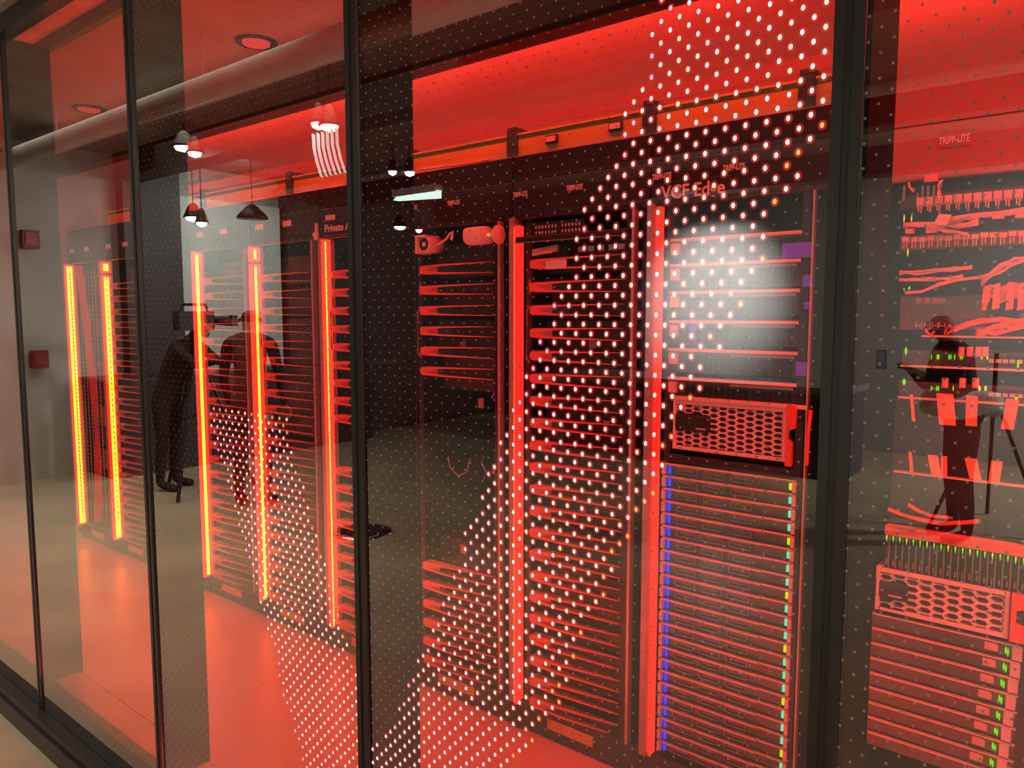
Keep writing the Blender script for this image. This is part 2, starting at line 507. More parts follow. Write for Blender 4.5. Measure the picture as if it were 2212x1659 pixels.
# red light bar along the top of the rear wall
tag(obj('light_bar', MB().box((-7.4, 2.37, 2.79), (1.9, 2.425, 2.845), ch=.012), REDBAR, None, False, True), 'long thin red glowing light bar along the top of the rear wall', 'light bar')

# ================================================================== RACKS
YR = 1.134
def XK(k): return -1.234-.605*k
FZ = [1.879-.0872*n for n in range(21)]
def finger_mesh():
    """horizontal hairpin: rounded bullnose at the left, two tapering prongs running right"""
    mb = MB()
    L = .40
    secs = [(.0, .006, .004), (.004, .012, .008), (.012, .0165, .011), (.03, .0185, .012)]
    def rect(x, z0, z1, y0): return [(x, y0, z0), (x, .03, z0), (x, .03, z1), (x, y0, z1)]
    prev = None
    for x, h, d in secs:
        b = len(mb.v)
        mb.v += rect(x, -h, h, -d)
        if prev is not None:
            for a, c in ((0, 3), (1, 0), (2, 1), (3, 2)):
                mb.f.append((prev+a, prev+c, b+c, b+a)); mb.m.append(0)
        else:
            mb.f.append((b, b+1, b+2, b+3)); mb.m.append(0)
        prev = b
    # web that sinks back towards the right
    mb.add([(.03, -.012, -.0185), (.03, -.012, .0185), (.10, .004, .010), (.10, .004, -.010)], [(0, 1, 2, 3)])
    mb.add([(.10, .004, -.010), (.10, .004, .010), (.16, .029, .0145), (.16, .029, -.0145)], [(0, 1, 2, 3)], 1)  # black web imitates the shade between the prongs
    mb.add([(.16, .029, -.0145), (.16, .029, .0145), (L, .0295, .018), (L, .0295, -.018)], [(0, 1, 2, 3)], 1)
    for s in (1, -1):
        for (xa, za, ta, ya), (xb, zb, tb, yb) in (((.03, .0185, .0125, -.012), (.14, .0205, .0068, -.010)), ((.14, .0205, .0068, -.010), (L, .0225, .0014, .02))):
            va = [(xa, ya, s*za), (xa, .03, s*za), (xa, .03, s*(za-ta)), (xa, ya, s*(za-ta))]
            vb = [(xb, yb, s*zb), (xb, .03, s*zb), (xb, .03, s*(zb-tb)), (xb, yb, s*(zb-tb))]
            mb.add(va+vb, [(0, 4, 5, 1), (1, 5, 6, 2), (2, 6, 7, 3), (3, 7, 4, 0), (4, 7, 6, 5)])
    return mb
FM = mesh_of('cable_finger', finger_mesh(), [mat('red_lit_polymer', (.82, .17, .13), .34, scale=30, var=.06), BLACK])  # red of the room's light put into the finger colour
def add_finger(root, k, z, y=YR-.012, dx=.052):
    o = bpy.data.objects.new('cable_finger', FM); COL.objects.link(o); o.parent = root
    o.location = Vector((XK(k)+dx, y, z))-worldloc(root)
    return o
def pix(n, k=None):
    pass
RACK_LABEL = {
    -1: 'black open rack at the right edge, full of red cables and green lights',
    0: 'black rack with blue lights down its left side and a raised sign',
    1: 'black rack with a patch panel near its top, behind the glowing dots',
    2: 'black rack with an empty dark middle, below the two security cameras',
    3: 'black rack mostly behind the middle glass post, headed by a sign starting Private',
    4: 'black rack with a light strip broken near its top, left of Private sign',
    5: 'black rack with a yellow hot light strip just right of the second glass post',
    6: 'black rack hidden behind the second glass post from the left, only its edge showing',
    7: 'black rack with a yellow light strip just left of the second glass post',
    8: 'last black rack of the row, with a perforated cover and a yellow strip',
}
CORE = {8: (.042, HOT, 0), 7: (.034, HOT, 0), 6: (.024, HOT, 0), 5: (.018, HOT, 0), 4: (.013, HOT, 0), 3: (.005, HOT, 0), 1: (.004, HOT2, 0)}  # cores made wider down the row to imitate bloom and view angle
RACKS = {}
for k in range(-1, 9):
    X = XK(k)
    xl, xr = X-.045, X+.5
    r = thing('server_rack', (X+.23, YR, 0), RACK_LABEL[k], 'server rack', 'row of black server racks')
    RACKS[k] = r
    cab = MB()
    cab.box((xl, YR+.02, .0), (xl+.018, 2.0, 2.2)).box((xr-.02, YR+.02, 0), (xr, 2.0, 2.2)).box((xl, YR+.02, 2.18), (xr, 2.0, 2.2)).box((xl, 1.98, 0), (xr, 2.0, 2.2)).box((xl, YR+.02, 0), (xr, 2.0, .03))
    obj('cabinet', cab, INNER, r)
    obj('header', MB().box((xl, YR-.004, 2.055), (xr+.055, YR+.03, 2.20), ch=.004), BLACK if k >= 0 else mat('haze_red', (.42, .2, .18), .8, scale=3, var=.04), r)  # right rack's header tinted red to carry the haze
    obj('top_hood', MB().box((xl, YR+.0, 2.2), (xr+.055, YR+.8, 2.298), ch=.004), BLACK, r)
    obj('plinth', MB().box((xl, YR-.01, .0), (xr+.055, YR+.03, .115), ch=.004), BLACK, r)
    obj('left_post', MB().box((X-.05, YR-.022, .1), (X-.022, YR+.03, 2.06), ch=.003), mat('post_aluminium', (.42, .36, .34), .4, .3, scale=30), r)
    de = .006 if k <= 0 else .011
    obj('door_edge', MB().box((xr-.004, YR-.02 if k else YR-.012, .115), (xr-.004+de, YR+.01, 2.055), ch=.002), ALU, r)
    obj('right_upright', MB().box((xr-.036, YR+.0, .115), (xr-.012, YR+.04, 2.055)), BLACK, r)
    obj('left_upright', MB().box((X+.012, YR+.012, .115), (X+.04, YR+.05, 2.055)), BLACK, r)
    # light strip: channel, diffuser, hot core on the face that looks along the row
    s0, s1 = .1, 2.05
    if k in (4, 7): segs = ((s0, 1.955), (1.972, 2.045))
    else: segs = ((s0, s1 if k != 1 else 2.03),)
    so = -.024 if k == 2 else 0
    for a, b in segs:
        st = obj('light_strip', MB().box((X-(.009 if k > 3 else (.012 if k == 3 else .02))+so, YR-.05 if k > 3 else (YR-.03 if k == 3 else (YR-.028 if k else YR-.012)), a), (X+(.009 if k > 2 else -.002)+so, YR+.014, b), ch=.004), DIFFH if k > 2 else DIFF, r)
        if k in CORE:
            wy, mm, wx = CORE[k]
            if k == 1:
                obj('light_core', MB().box((X-.0165, YR-.031, a+.01), (X-.0135, YR-.026, b-.01)), mm, st)
            else:
                ym = YR-.018
                obj('light_core', MB().box((X+.006, ym-wy/2, a+.012), (X+.0115, ym+wy/2, b-.012)), mm, st)
    # badges on the header
    if k <= 2:
        for dx in (-.04, .212):
            if k == -1 and dx < 0: continue
            bd = obj('badge', MB().box((X+dx, YR-.0065, 2.132), (X+dx+.074, YR-.004, 2.168)), BLACK if k >= 0 else MATS['haze_red'], r)  # right rack's badge takes the same haze tint
            text('lettering', 'TRIPP-LITE', .026, (X+dx+.001, YR-.0072, 2.141), LABEL, bd, .0012, .0008, .072)
            bd['label'] = 'brand badge with pale lettering'
    else:
        for dx in (.0, .25):
            bd = obj('badge', MB().box((X+dx, YR-.0075, 2.137), (X+dx+.074, YR-.004, 2.166), ch=.001), BADGE, r)
            bd['label'] = 'small pale badge'
    # handle strip with an arrow shape on the left upright
    if k in (1, 2, 3, 4):
        a = MB()
        a.prism([(X+.03, 1.77), (X+.036, 1.77), (X+.036, 1.80), (X+.04, 1.80), (X+.033, 1.83), (X+.026, 1.80), (X+.03, 1.80)], YR+.006, YR+.012)
        obj('arrow_mark', a, mat('print_red', (.5, .2, .18), .5), r)
        obj('pull_handle', MB().tube([(X+.033, YR+.01, 1.5), (X+.033, YR-.012, 1.52), (X+.033, YR-.012, 1.70), (X+.033, YR+.01, 1.72)], .005, 6), STEEL, r)
    # fingers
    if k in (1, 3, 4, 5, 6, 7):
        zs = FZ
        if k == 3: zs = [z for z in FZ if not .95 < z < 1.15]
        for z in zs:
            add_finger(r, k, z)
    if k == 2:
        for z in FZ[:6]+FZ[15:]:
            add_finger(r, k, z)
    # equipment depth inside: dark blank panels with small fittings
    inn = MB()
    for n in range(11 if k > 0 else 0):
        zz = .2+.165*n
        if k == 2 and .6 < zz < 1.3: continue
        inn.box((X+.05, YR+.10+.03*(n % 2), zz), (xr-.04, YR+.3, zz+.145))
    eb = {} if k <= 0 else obj('equipment_block', inn, mat('equipment_black', (.05, .042, .042), .5, scale=30), r); eb['kind'] = 'stuff'
    if k in (1, 2, 3, 5):
        for n in range(5):
            zz = .35+.3*n+random.uniform(-.05, .05); xx = X+random.uniform(.2, .4)
            if k == 2 and n in (1, 2): zz += .02
            obj('inner_tag', MB().box((xx, YR+.06, zz), (xx+.03, YR+.064, zz+.04)), mat('tag_pink', (.55, .35, .4), .5), r)
    # bottom sticker
    if k >= 1:
        st = obj('warning_sticker', MB().box((X+.14, YR-.0125, .045), (X+.355, YR-.0098, .088)), mat('sticker_amber', (.75, .4, .06), .5, scale=90, var=.3), r)
        st['label'] = 'amber sticker on the plinth'
        obj('latch_box', MB().box((X-.04, YR-.03, .03), (X+.02, YR-.008, .07), ch=.004), BLACK, r)

# signs
def sign(k, body, label, dx, w, z, size):
    r = RACKS[k]
    o = obj('sign', MB().box((XK(k)+dx-.02, YR-.012, z-.02), (XK(k)+dx+w+.02, YR-.0045, z+.055), ch=.002), BLACK, r)
    o['label'] = label
    text('lettering', body, size, (XK(k)+dx, YR-.0128, z), LABEL, o, .0012, .0012, w)
sign(0, 'VCF Edge', 'header sign with raised red lettering', .0, .225, 2.072, .062)
sign(3, 'Private AI', 'header sign starting Private', .0, .2, 2.086, .05)
# arrow sign left of the Private sign
ar = at(682, 505, YR-.02)
obj('arrow_sign', MB().prism([(ar.x-.012, ar.z-.03), (ar.x+.012, ar.z-.03), (ar.x+.012, ar.z), (ar.x+.008, ar.z+.012), (ar.x+.006, ar.z+.05), (ar.x-.006, ar.z+.05), (ar.x-.008, ar.z+.012), (ar.x-.03, ar.z)], YR-.02, YR-.008), LABEL, RACKS[4])

# yellow cable tray above the racks with dark brackets
tr = thing('cable_tray', (-2.3, 1.2, 2.3), 'long yellow plastic cable tray running above the racks', 'cable tray')
obj('tray_channel', MB().box((-5.6, 1.2, 2.305), (.9, 1.206, 2.392)).box((-5.6, 1.2, 2.305), (.9, 1.32, 2.312)).box((-5.6, 1.314, 2.305), (.9, 1.32, 2.392)), TRAY, tr)
obj('tray_rim', MB().box((-5.6, 1.192, 2.392), (.9, 1.21, 2.400)), TRAY, tr)
for x in (-.79, -1.325, -1.936, -2.55, -3.43, -4.3, -5.2):
    b = obj('bracket', MB().box((x-.026, 1.186, 2.27), (x+.026, 1.2, 2.41), ch=.004).box((x-.02, 1.186, 2.41), (x+.02, 1.33, 2.425)).box((x-.012, 1.2, 2.2), (x+.012, 1.23, 2.28)), BLACK, tr)
for i, px in enumerate((1190, 1328)):
    q = at(px, 300 if i == 0 else 272, 1.19)
    f = obj('label_holder', MB().box((q.x-.028, 1.19, q.z-.016), (q.x+.028, 1.2, q.z+.016), ch=.002), BLACK, tr)
    obj('label_card', MB().box((q.x-.022, 1.187, q.z-.01), (q.x+.022, 1.19, q.z+.01)), mat('card_pink', (.7, .45, .45), .5), f)
    text('lettering', 'B-14', .016, (q.x-.016, 1.1865, q.z-.006), BLACK, f, .0004) if False else None
# loose orange cables lying along the tray edge
for i, (pts) in enumerate(([(400, 465), (470, 455), (500, 452), (545, 435), (600, 428)], [(610, 430), (640, 420), (700, 412), (740, 400)], [(1065, 355), (1085, 352), (1100, 352), (1122, 348)], [(905, 367), (960, 360), (1020, 352), (1060, 344)])):
    w = [at(x, y, 1.19) for x, y in pts]
    tag(obj('fibre_cable', MB().tube(w, .008 if i < 2 else .004, 6), mat('orange_fibre', (.9, .28, .1), .5), None, False, True),
        ['orange fibre bundle under the tray at the left', 'orange fibre bundle under the tray next to the Private sign', 'short orange fibre loop below the dark tray bracket', 'thin orange fibre lying along the lower tray edge'][i], 'cable', 'fibre cables at the tray')

# added panel, tinted red to stand in for the haze above the right rack
bn = thing('haze_panel', (-.05, 1.06, 2.3), 'added plain panel standing in for the red haze above the right rack', 'panel')
obj('haze_sheet', MB().box((-.66, 1.1285, 2.201), (1.2, 1.133, 2.9)), mat('haze_red', (.42, .2, .18), .8, scale=3, var=.04), bn)
# ------------------------------------------------------------------ security cameras on rack 2
def sec_camera(px, py, tgt, label, front):
    q = at(px, py, YR-.06)
    c = thing('security_camera', q, label, 'camera', 'security cameras')
    if front:       # looks towards the glass
        b = MB()
        b.lathe([(.018, .09), (.034, .085), (.036, .0), (.033, -.004), (.026, -.004)], q, 20, axis='y')
        obj('housing', b, WHITE, c, True)
        obj('hood', MB().box((q.x-.042, q.y-.018, q.z-.038), (q.x-.03, q.y+.07, q.z+.036), ch=.004).box((q.x-.042, q.y-.018, q.z+.03), (q.x+.02, q.y+.07, q.z+.038), ch=.004), WHITE, c)
        obj('lens_window', MB().lathe([(.001, -.003), (.026, -.0055), (.027, -.002)], q, 20, axis='y'), BLACK, c)
        obj('cable', MB().tube([(q.x+.035, q.y+.04, q.z), (q.x+.07, q.y+.03, q.z+.005), (q.x+.10, q.y+.03, q.z+.02), (q.x+.12, q.y+.035, q.z+.045)], .005, 7), WHITE, c)
        obj('connector', MB().tube([(q.x+.128, q.y+.03, q.z+.015), (q.x+.137, q.y+.03, q.z+.05)], .007, 7, r2=.003), WHITE, c)
    else:           # side on, looks left
        b = MB()
        prof = [(-.062, -.026, .034), (-.052, -.034, .036), (.0, -.034, .037), (.035, -.033, .036), (.045, -.03, .022)]
        n = 14
        vs = []; fs = []
        for x, z0, z1 in prof:
            cz, rz = (z0+z1)/2, (z1-z0)/2
            for a in range(n):
                t = 2*math.pi*a/n
                ca, sa = math.cos(t), math.sin(t)
                vs.append((q.x+x, q.y+.034*math.copysign(abs(ca)**.6, ca), q.z+cz+rz*math.copysign(abs(sa)**.6, sa)))
        for i in range(len(prof)-1):
            for a in range(n):
                fs.append((i*n+a, i*n+(a+1) % n, (i+1)*n+(a+1) % n, (i+1)*n+a))
        fs += [tuple(range(n))[::-1], tuple((len(prof)-1)*n+a for a in range(n))]
        b.add(vs, fs)
        obj('housing', b, WHITE, c, True)
        obj('lens_window', MB().lathe([(.001, -.067), (.026, -.065), (.028, -.058)], q, 18, axis='x'), BLACK, c)
        obj('ball_joint', MB().tube([(q.x+.045, q.y, q.z), (q.x+.058, q.y, q.z), (q.x+.068, q.y, q.z)], .011, 10), WHITE, c)
        obj('mount', MB().lathe([(.012, .064), (.02, .074), (.036, .09), (.037, .1)], q, 18, axis='x'), WHITE, c, True)
        obj('infrared_dot', MB().lathe([(.001, .05), (.006, .051), (.006, .056)], (q.x, q.y-.011, q.z), 8, axis='x'), emat('ir_glow', (1, .35, .03), 1.6), c)
sec_camera(917, 528, None, 'small white security camera facing the glass, its round lens dark, cable to the right', True)
sec_camera(1037, 510, None, 'white bullet security camera seen from the side, mounted on the pale post', False)

# ------------------------------------------------------------------ rack 1 patch panels
def pbox(x0, y0, x1, y1, Y, d=.01):
    a, b = at(x0, y0, Y), at(x0, y1, Y); c = at(x1, y0, Y)
    return (a.x, Y, b.z), (c.x, Y+d, a.z)
pp = thing('patch_panel', at(1205, 505, YR), 'slotted patch panel at the top of the rack behind the white security camera', 'patch panel')
a, b = pbox(1152, 482, 1262, 508, YR+.0, .03)
obj('panel_plate', MB().box(a, b), BLACK, pp)
for rr in range(2):
    for i in range(14):
        if i in (7,): continue
        x = a[0]+.012+i*(b[0]-a[0]-.02)/14; z = b[2]-.012-rr*.021
        obj('port', MB().box((x, YR-.004, z-.012), (x+.007, YR, z), ch=.001), FINGER, pp)
hb = thing('shelf_bar', at(1180, 523, YR-.02), 'dark horizontal bar below the slotted patch panel', 'shelf')
a, b = pbox(1112, 512, 1372, 524, YR-.03, .03)
obj('bar', MB().box((a[0], YR-.03, a[2]), (b[0]-.03, YR-.0, b[2]), ch=.004), BLACK, hb)
obj('lip', MB().box((a[0], YR-.034, a[2]-.004), (b[0]-.03, YR-.02, a[2])), STEEL, hb)
p2 = thing('connector_panel', at(1190, 550, YR), 'crowded connector panel with curled red-lit cables below the dark bar', 'patch panel')
a, b = pbox(1150, 538, 1226, 556, YR, .03)
obj('panel_plate', MB().box(a, b), BLACK, p2)
for i in range(11):
    x = a[0]+.012+i*.0105
    obj('plug', MB().box((x, YR-.018, a[2]+.006+.001*i), (x+.0075, YR, a[2]+.03+.001*i), ch=.002), FINGER, p2)
for i in range(5):
    x = a[0]+.012*i
    obj('cable', MB().tube([(x+.01, YR-.012, a[2]+.01), (x+.03, YR-.03, a[2]+.004+.003*i), (x+.06, YR-.022, a[2]+.012)], .0035, 6), CABLE, p2)
a, b = pbox(1180, 562, 1225, 582, YR-.02, .006)
tag(obj('paper_label', MB().box((a[0], YR-.026, a[2]), (b[0], YR-.02, b[2])).box((a[0], YR-.027, b[2]-.003), (b[0], YR-.019, b[2])), WHITE, None, False, True), 'white paper label hung over the first cable finger of the brightly dotted rack', 'label')
# row of little tags behind the dots
for i in range(6):
    q = at(1248+22*i, 540-1.5*i, YR+.02)
    tag(obj('name_tag', MB().box((q.x, q.y, q.z-.008), (q.x+.025, q.y+.005, q.z+.012), ch=.001), BADGE, None, False, True),
        '%s small pale name tag in the row above the cable fingers' % ['first', 'second', 'third', 'fourth', 'fifth', 'sixth'][i], 'tag', 'name tags in the rack behind the dots')

# ------------------------------------------------------------------ rack 0: wide modules, mesh server, thin servers
ORD = ['first', 'second', 'third', 'fourth', 'fifth', 'sixth', 'seventh', 'eighth', 'ninth', 'tenth', 'eleventh', 'twelfth', 'thirteenth', 'fourteenth', 'fifteenth', 'sixteenth', 'seventeenth', 'eighteenth', 'nineteenth', 'twentieth', 'twenty-first', 'twenty-second', 'twenty-third', 'twenty-fourth']
X0 = XK(0)
for i, zt in enumerate((1.942, 1.858, 1.768, 1.671, 1.577, 1.48)):
    zt -= .0
    m = thing('blade_module', (X0+.27, YR, zt-.08), '%s wide dark module from the top under the raised sign, with a red-lit lower lip' % ORD[i], 'server', 'wide modules under the raised sign')
    obj('chassis', MB().box((X0+.04, YR+.012, zt-.082), (X0+.462, YR+.4, zt-.012)), mat('module_black', (.07, .062, .062), .38, scale=30), m)
    obj('lower_lip', MB().box((X0+.034, YR-.012, zt-.012), (X0+.465, YR+.02, zt-.002), ch=.003), FINGER, m)
    obj('side_tab', MB().box((X0+.034, YR-.008, zt-.055), (X0+.064, YR+.012, zt-.016), ch=.004), FINGER, m)
    sl = MB()
    for s in range(18):
        sl.box((X0+.09+.02*s, YR+.008, zt-.075), (X0+.102+.02*s, YR+.013, zt-.025))
    o = obj('slot_row', sl, BLACK, m); o['kind'] = 'stuff'
    if i > 0:
        obj('silver_rail', MB().box((X0+.25, YR-.003, zt-.024), (X0+.455, YR+.014, zt-.014), ch=.002), STEEL, m)
for i, (x0, y0, x1, y1) in enumerate(((1690, 526, 1756, 558), (1734, 594, 1757, 620), (1738, 652, 1755, 668), (1719, 782, 1743, 811), (1490, 690, 1502, 735))):
    a, b = pbox(x0, y0, x1, y1, YR-.002, .004)
    tag(obj('sticker', MB().box((a[0], YR-.003, a[2]), (b[0], YR+.008, b[2]), ch=.001), PURPLE, None, False, True),
        ['large violet sticker on the right of the third wide module', 'smaller violet sticker right under the large violet one', 'tiny violet sticker in the middle of the violet column', 'pale violet square sticker just above the reflected counter top', 'narrow violet sticker at the left among the glowing dots'][i], 'sticker', 'violet stickers on the wide modules')

def hex_front(mb, x0, x1, z0, z1, y, dx, dz, hole=.74, depth=.012, skip=None):
    """real perforated sheet: every cell a frame between its outer and inner hexagon"""
    nx = max(1, int(round((x1-x0)/dx))); dx = (x1-x0)/nx
    nz = max(1, int(round((z1-z0)/dz))); dz = (z1-z0)/nz
    for i in range(nx):
        off = 0 if i % 2 == 0 else .5
        for j in range(nz):
            cx = x0+dx*(i+.5); cz = z0+dz*(j+.25+off)
            if skip and skip(cx, cz): continue
            o = []; n = []
            for k in range(6):
                a = math.pi/3*k
                px, pz = math.cos(a)*dx*.6667, math.sin(a)*dz*.5774
                o.append((cx+px, y, cz+pz)); n.append((cx+px*hole, y, cz+pz*hole))
            bk = [(p[0], y+depth, p[2]) for p in n]
            mb.add(o+n+bk, [(k, (k+1) % 6, 6+(k+1) % 6, 6+k) for k in range(6)]+[(6+k, 6+(k+1) % 6, 12+(k+1) % 6, 12+k) for k in range(6)])

def mesh_server(x0, x1, z0, z1, root_label, disp, bracket, dx, dz, disp2=None):
    m = thing('mesh_server', ((x0+x1)/2, YR, z0), root_label, 'server')
    obj('chassis', MB().box((x0, YR+.016, z0), (x1, YR+.5, z1)), mat('chassis_grey', (.16, .13, .13), .5), m)
    fr = MB().box((x0, YR-.012, z0), (x0+.012, YR+.016, z1), ch=.003).box((x1-.012, YR-.012, z0), (x1, YR+.016, z1), ch=.003)
    fr.box((x0+.012, YR-.012, z1-.014), (x1-.012, YR+.016, z1), ch=.003).box((x0+.012, YR-.012, z0), (x1-.012, YR+.016, z0+.012), ch=.003)
    obj('front_frame', fr, WHITE, m)
    def skip(cx, cz):
        return any(d[0]-.004 < cx < d[1]+.004 and d[2]-.004 < cz < d[3]+.004 for d in (disp, disp2) if d)
    h = MB()
    hex_front(h, x0+.01, x1-.012, z0+.011, z1-.013, YR-.006, dx, dz, skip=skip)
    obj('mesh_front', h, WHITE, m)
    d = obj('display_window', MB().box((disp[0], YR-.011, disp[2]), (disp[1], YR+.012, disp[3]), ch=.002), BLACK, m)
    obj('display_text_bar', MB().box((disp[1]-.05, YR-.0118, disp[2]+.008), (disp[1]-.015, YR-.011, disp[2]+.013)), FINGER, d)
    if disp2:
        obj('port_cover', MB().box((disp2[0], YR-.011, disp2[2]), (disp2[1], YR+.012, disp2[3]), ch=.002), mat('cover_grey', (.2, .19, .18), .5), m)
    return m
# mesh server of rack 0
A, B = at(1457, 862, YR), at(1457, 968, YR); C = at(1702, 900, YR)
ms = mesh_server(A.x, C.x, B.z, A.z, 'white server with a perforated hexagon front and dark display, above the blue-lit thin servers', (A.x+.0, A.x+.135, B.z+.066, B.z+.12), None, .029, .0175)
e0, e1 = at(1704, 880, YR).x, at(1722, 880, YR).x
zt, zb = A.z, B.z
obj('rack_ear', MB().prism([(e0, zt+.01), (e1+.005, zt+.01), (e1+.002, zt-.06), (e0+.008, zt-.068), (e0+.006, zb+.075), (e1-.006, zb+.062), (e1-.006, zb-.01), (e0, zb-.01)], YR-.022, YR-.002), mat('ear_red', (.85, .1, .07), .4), ms)
obj('top_lip', MB().box((A.x, YR-.018, A.z), (C.x+.06, YR+.01, A.z+.012), ch=.003), FINGER, ms)
obj('cable_guide', MB().tube([(e1+.045, YR-.012, zt), (e1+.04, YR-.015, zb+.1), (e1+.038, YR-.012, zb)], .006, 7), mat('ear_red', (.85, .1, .07), .4), ms)
# black gap shelf
tag(obj('blank_panel', MB().box((X0+.035, YR-.004, 1.186), (X0+.468, YR+.03, 1.213), ch=.003), BLACK, None, False, True), 'black blanking panel between the mesh server and the thin blue-lit servers', 'panel')
# thin servers
zt0, pitch = 1.181, .0436
for i in range(24):
    z1 = zt0-pitch*i; z0 = z1-pitch+.002
    s = thing('thin_server', (X0+.26, YR, z0), '%s server from the top in the blue-lit stack below the mesh server' % ORD[i], 'server', 'thin servers with blue lights')
    xa, xb = X0+.022, X0+.475
    obj('chassis', MB().box((xa+.004, YR+.008, z0), (xb-.004, YR+.55, z1-.003)), mat('thin_server_grey', (.12, .125, .115), .4, .2, scale=25), s)
    obj('top_edge', MB().box((xa, YR-.012, z1-.008), (xb-.1, YR+.01, z1-.001), ch=.002).box((xb-.1, YR-.006, z1-.008), (xb, YR+.01, z1-.002), ch=.002), ALU, s)
    obj('left_ear', MB().box((xa-.004, YR-.012, z0+.001), (xa+.009, YR+.008, z1-.008), ch=.002), FINGER, s)
    obj('power_light', MB().box((xa+.016, YR-.002, z0+.003), (xa+.0235, YR+.008, z1-.013), ch=.002), BLUE, s)
    for b_ in range(3):
        bx = xa+.05+.095*b_
        f = obj('drive_bay', MB().box((bx, YR+.0, z0+.006), (bx+.075, YR+.008, z0+.010)).box((bx, YR+.0, z1-.016), (bx+.075, YR+.008, z1-.012)).box((bx, YR, z0+.006), (bx+.004, YR+.008, z1-.012)).box((bx+.071, YR, z0+.006), (bx+.075, YR+.008, z1-.012)).box((bx+.012, YR+.004, z0+.017), (bx+.06, YR+.008, z0+.021)), mat('bay_frame', (.30, .26, .25), .45), s)
    obj('status_light', MB().box((xb-.024, YR-.002, z0+.007), (xb-.0165, YR+.008, z1-.014), ch=.002), CYAN if i % 4 else LIME, s)
    obj('right_ear', MB().box((xb-.012, YR-.01, z0+.001), (xb, YR+.008, z1-.008), ch=.002), FINGER, s)

# ------------------------------------------------------------------ far rack 8: perforated cover, slanting strip that glows red
r8 = RACKS[8]
g = MB()
for i in range(11):
    for j in range(62):
        x = XK(8)-.07+.052*i; z = .2+.029*j
        g.box((x, YR-.03, z), (x+.012, YR-.026, z+.012))
for i in range(11):
    x = XK(8)-.07+.052*i
    g.box((x-.004, YR-.026, .15), (x+.0, YR-.024, 2.03))
o = obj('perforated_cover', g, FINGER, r8); o['kind'] = 'stuff'
A, B = at(170, 575, YR-.03), at(212, 1125, YR-.03)
obj('slanting_strip', MB().tube([A, at(187, 700, YR-.035), at(204, 860, YR-.035), at(212, 1000, YR-.03), B], .026, 8), emat('slanting_red', (1, .03, .02), .75), r8)
g = MB()
for j in range(46):
    for i in range(3):
        x = XK(7)-.05+.075*i; z = .25+.038*j
        g.box((x, YR-.026, z), (x+.008, YR-.023, z+.02))
o = obj('perforated_edge', g, FINGER, RACKS[7]); o['kind'] = 'stuff'

# ------------------------------------------------------------------ rack -1: patching, switches, mesh server, drawers
RX = RACKS[-1]
Y1 = YR-.0
q0 = at(1907, 500, Y1)
def equip(name, x0, y0, x1, y1, label, cat, m=BLACK, group=None, d=.05):
    a, b = pbox(x0, y0, x1, y1, Y1, d)
    t = thing(name, ((a[0]+b[0])/2, Y1, a[2]), label, cat, group)
    obj('plate', MB().box(a, b, ch=.003), m, t)
    return t, a, b
XE = -.02
# upper patch panel: a row of red boots
t, a, b = equip('patch_panel', 1945, 424, 2212, 452, 'upper patch panel with a row of square red-lit plugs in the right rack', 'patch panel', INNER)
for i in range(16):
    x = at(1983, 440, Y1).x+.0222*i
    z = at(1995, 438, Y1).z
    c = obj('plug', MB().box((x, Y1-.025, z-.012), (x+.019, Y1, z+.012), ch=.003), CABLE, t)
    obj('latch', MB().box((x+.003, Y1-.03, z-.008), (x+.016, Y1-.025, z-.004)).box((x+.006, Y1-.028, z-.026), (x+.009, Y1-.02, z-.012)).box((x+.012, Y1-.028, z-.03), (x+.0145, Y1-.02, z-.012)), CABLE, c)
for px in (1955, 1984, 1995, 2007, 2019):
    h = 30 if px != 1984 else 14
    a_ = at(px, 432-h, Y1); b_ = at(px, 436, Y1)
    obj('comb_tooth', MB().box((a_.x-.003, Y1-.01, b_.z), (a_.x+.003, Y1, a_.z)), STEEL, t)
# oval puck and hanging wires
q = at(2011, 384, Y1-.04)
tag(obj('cable_clip', MB().box((q.x-.016, Y1-.05, q.z-.009), (q.x+.016, Y1-.03, q.z+.009), ch=.007), mat('clip_red', (.8, .2, .2), .4), None, False, True), 'bright red oval clip above the upper patch panel', 'clip')
for i, pts in enumerate(([(1963, 394), (1965, 404), (1970, 410), (1974, 414)], [(2036, 388), (2030, 398), (2029, 412), (2031, 428)], [(2032, 390), (2027, 400), (2026, 418), (2030, 432)])):
    tag(obj('wire', MB().tube([at(x, y, Y1-.03) for x, y in pts], .003, 6), mat('orange_wire', (.9, .35, .2), .5), None, False, True),
        ['short orange wire curling at the top left of the right rack', 'orange wire dropping from the clip onto the plugs', 'second orange wire dropping beside the first onto the plugs'][i], 'wire', 'orange wires in the right rack')
# tilted white label
q = at(2035, 475, Y1-.045)
lb = MB().prism([(q.x-.02, q.z-.012), (q.x+.012, q.z-.014), (q.x+.022, q.z+.012), (q.x-.008, q.z+.016)], Y1-.047, Y1-.044)
tag(obj('cable_label', lb, WHITE, None, False, True), 'tilted white paper label tied to the cable bundle of the right rack', 'label')
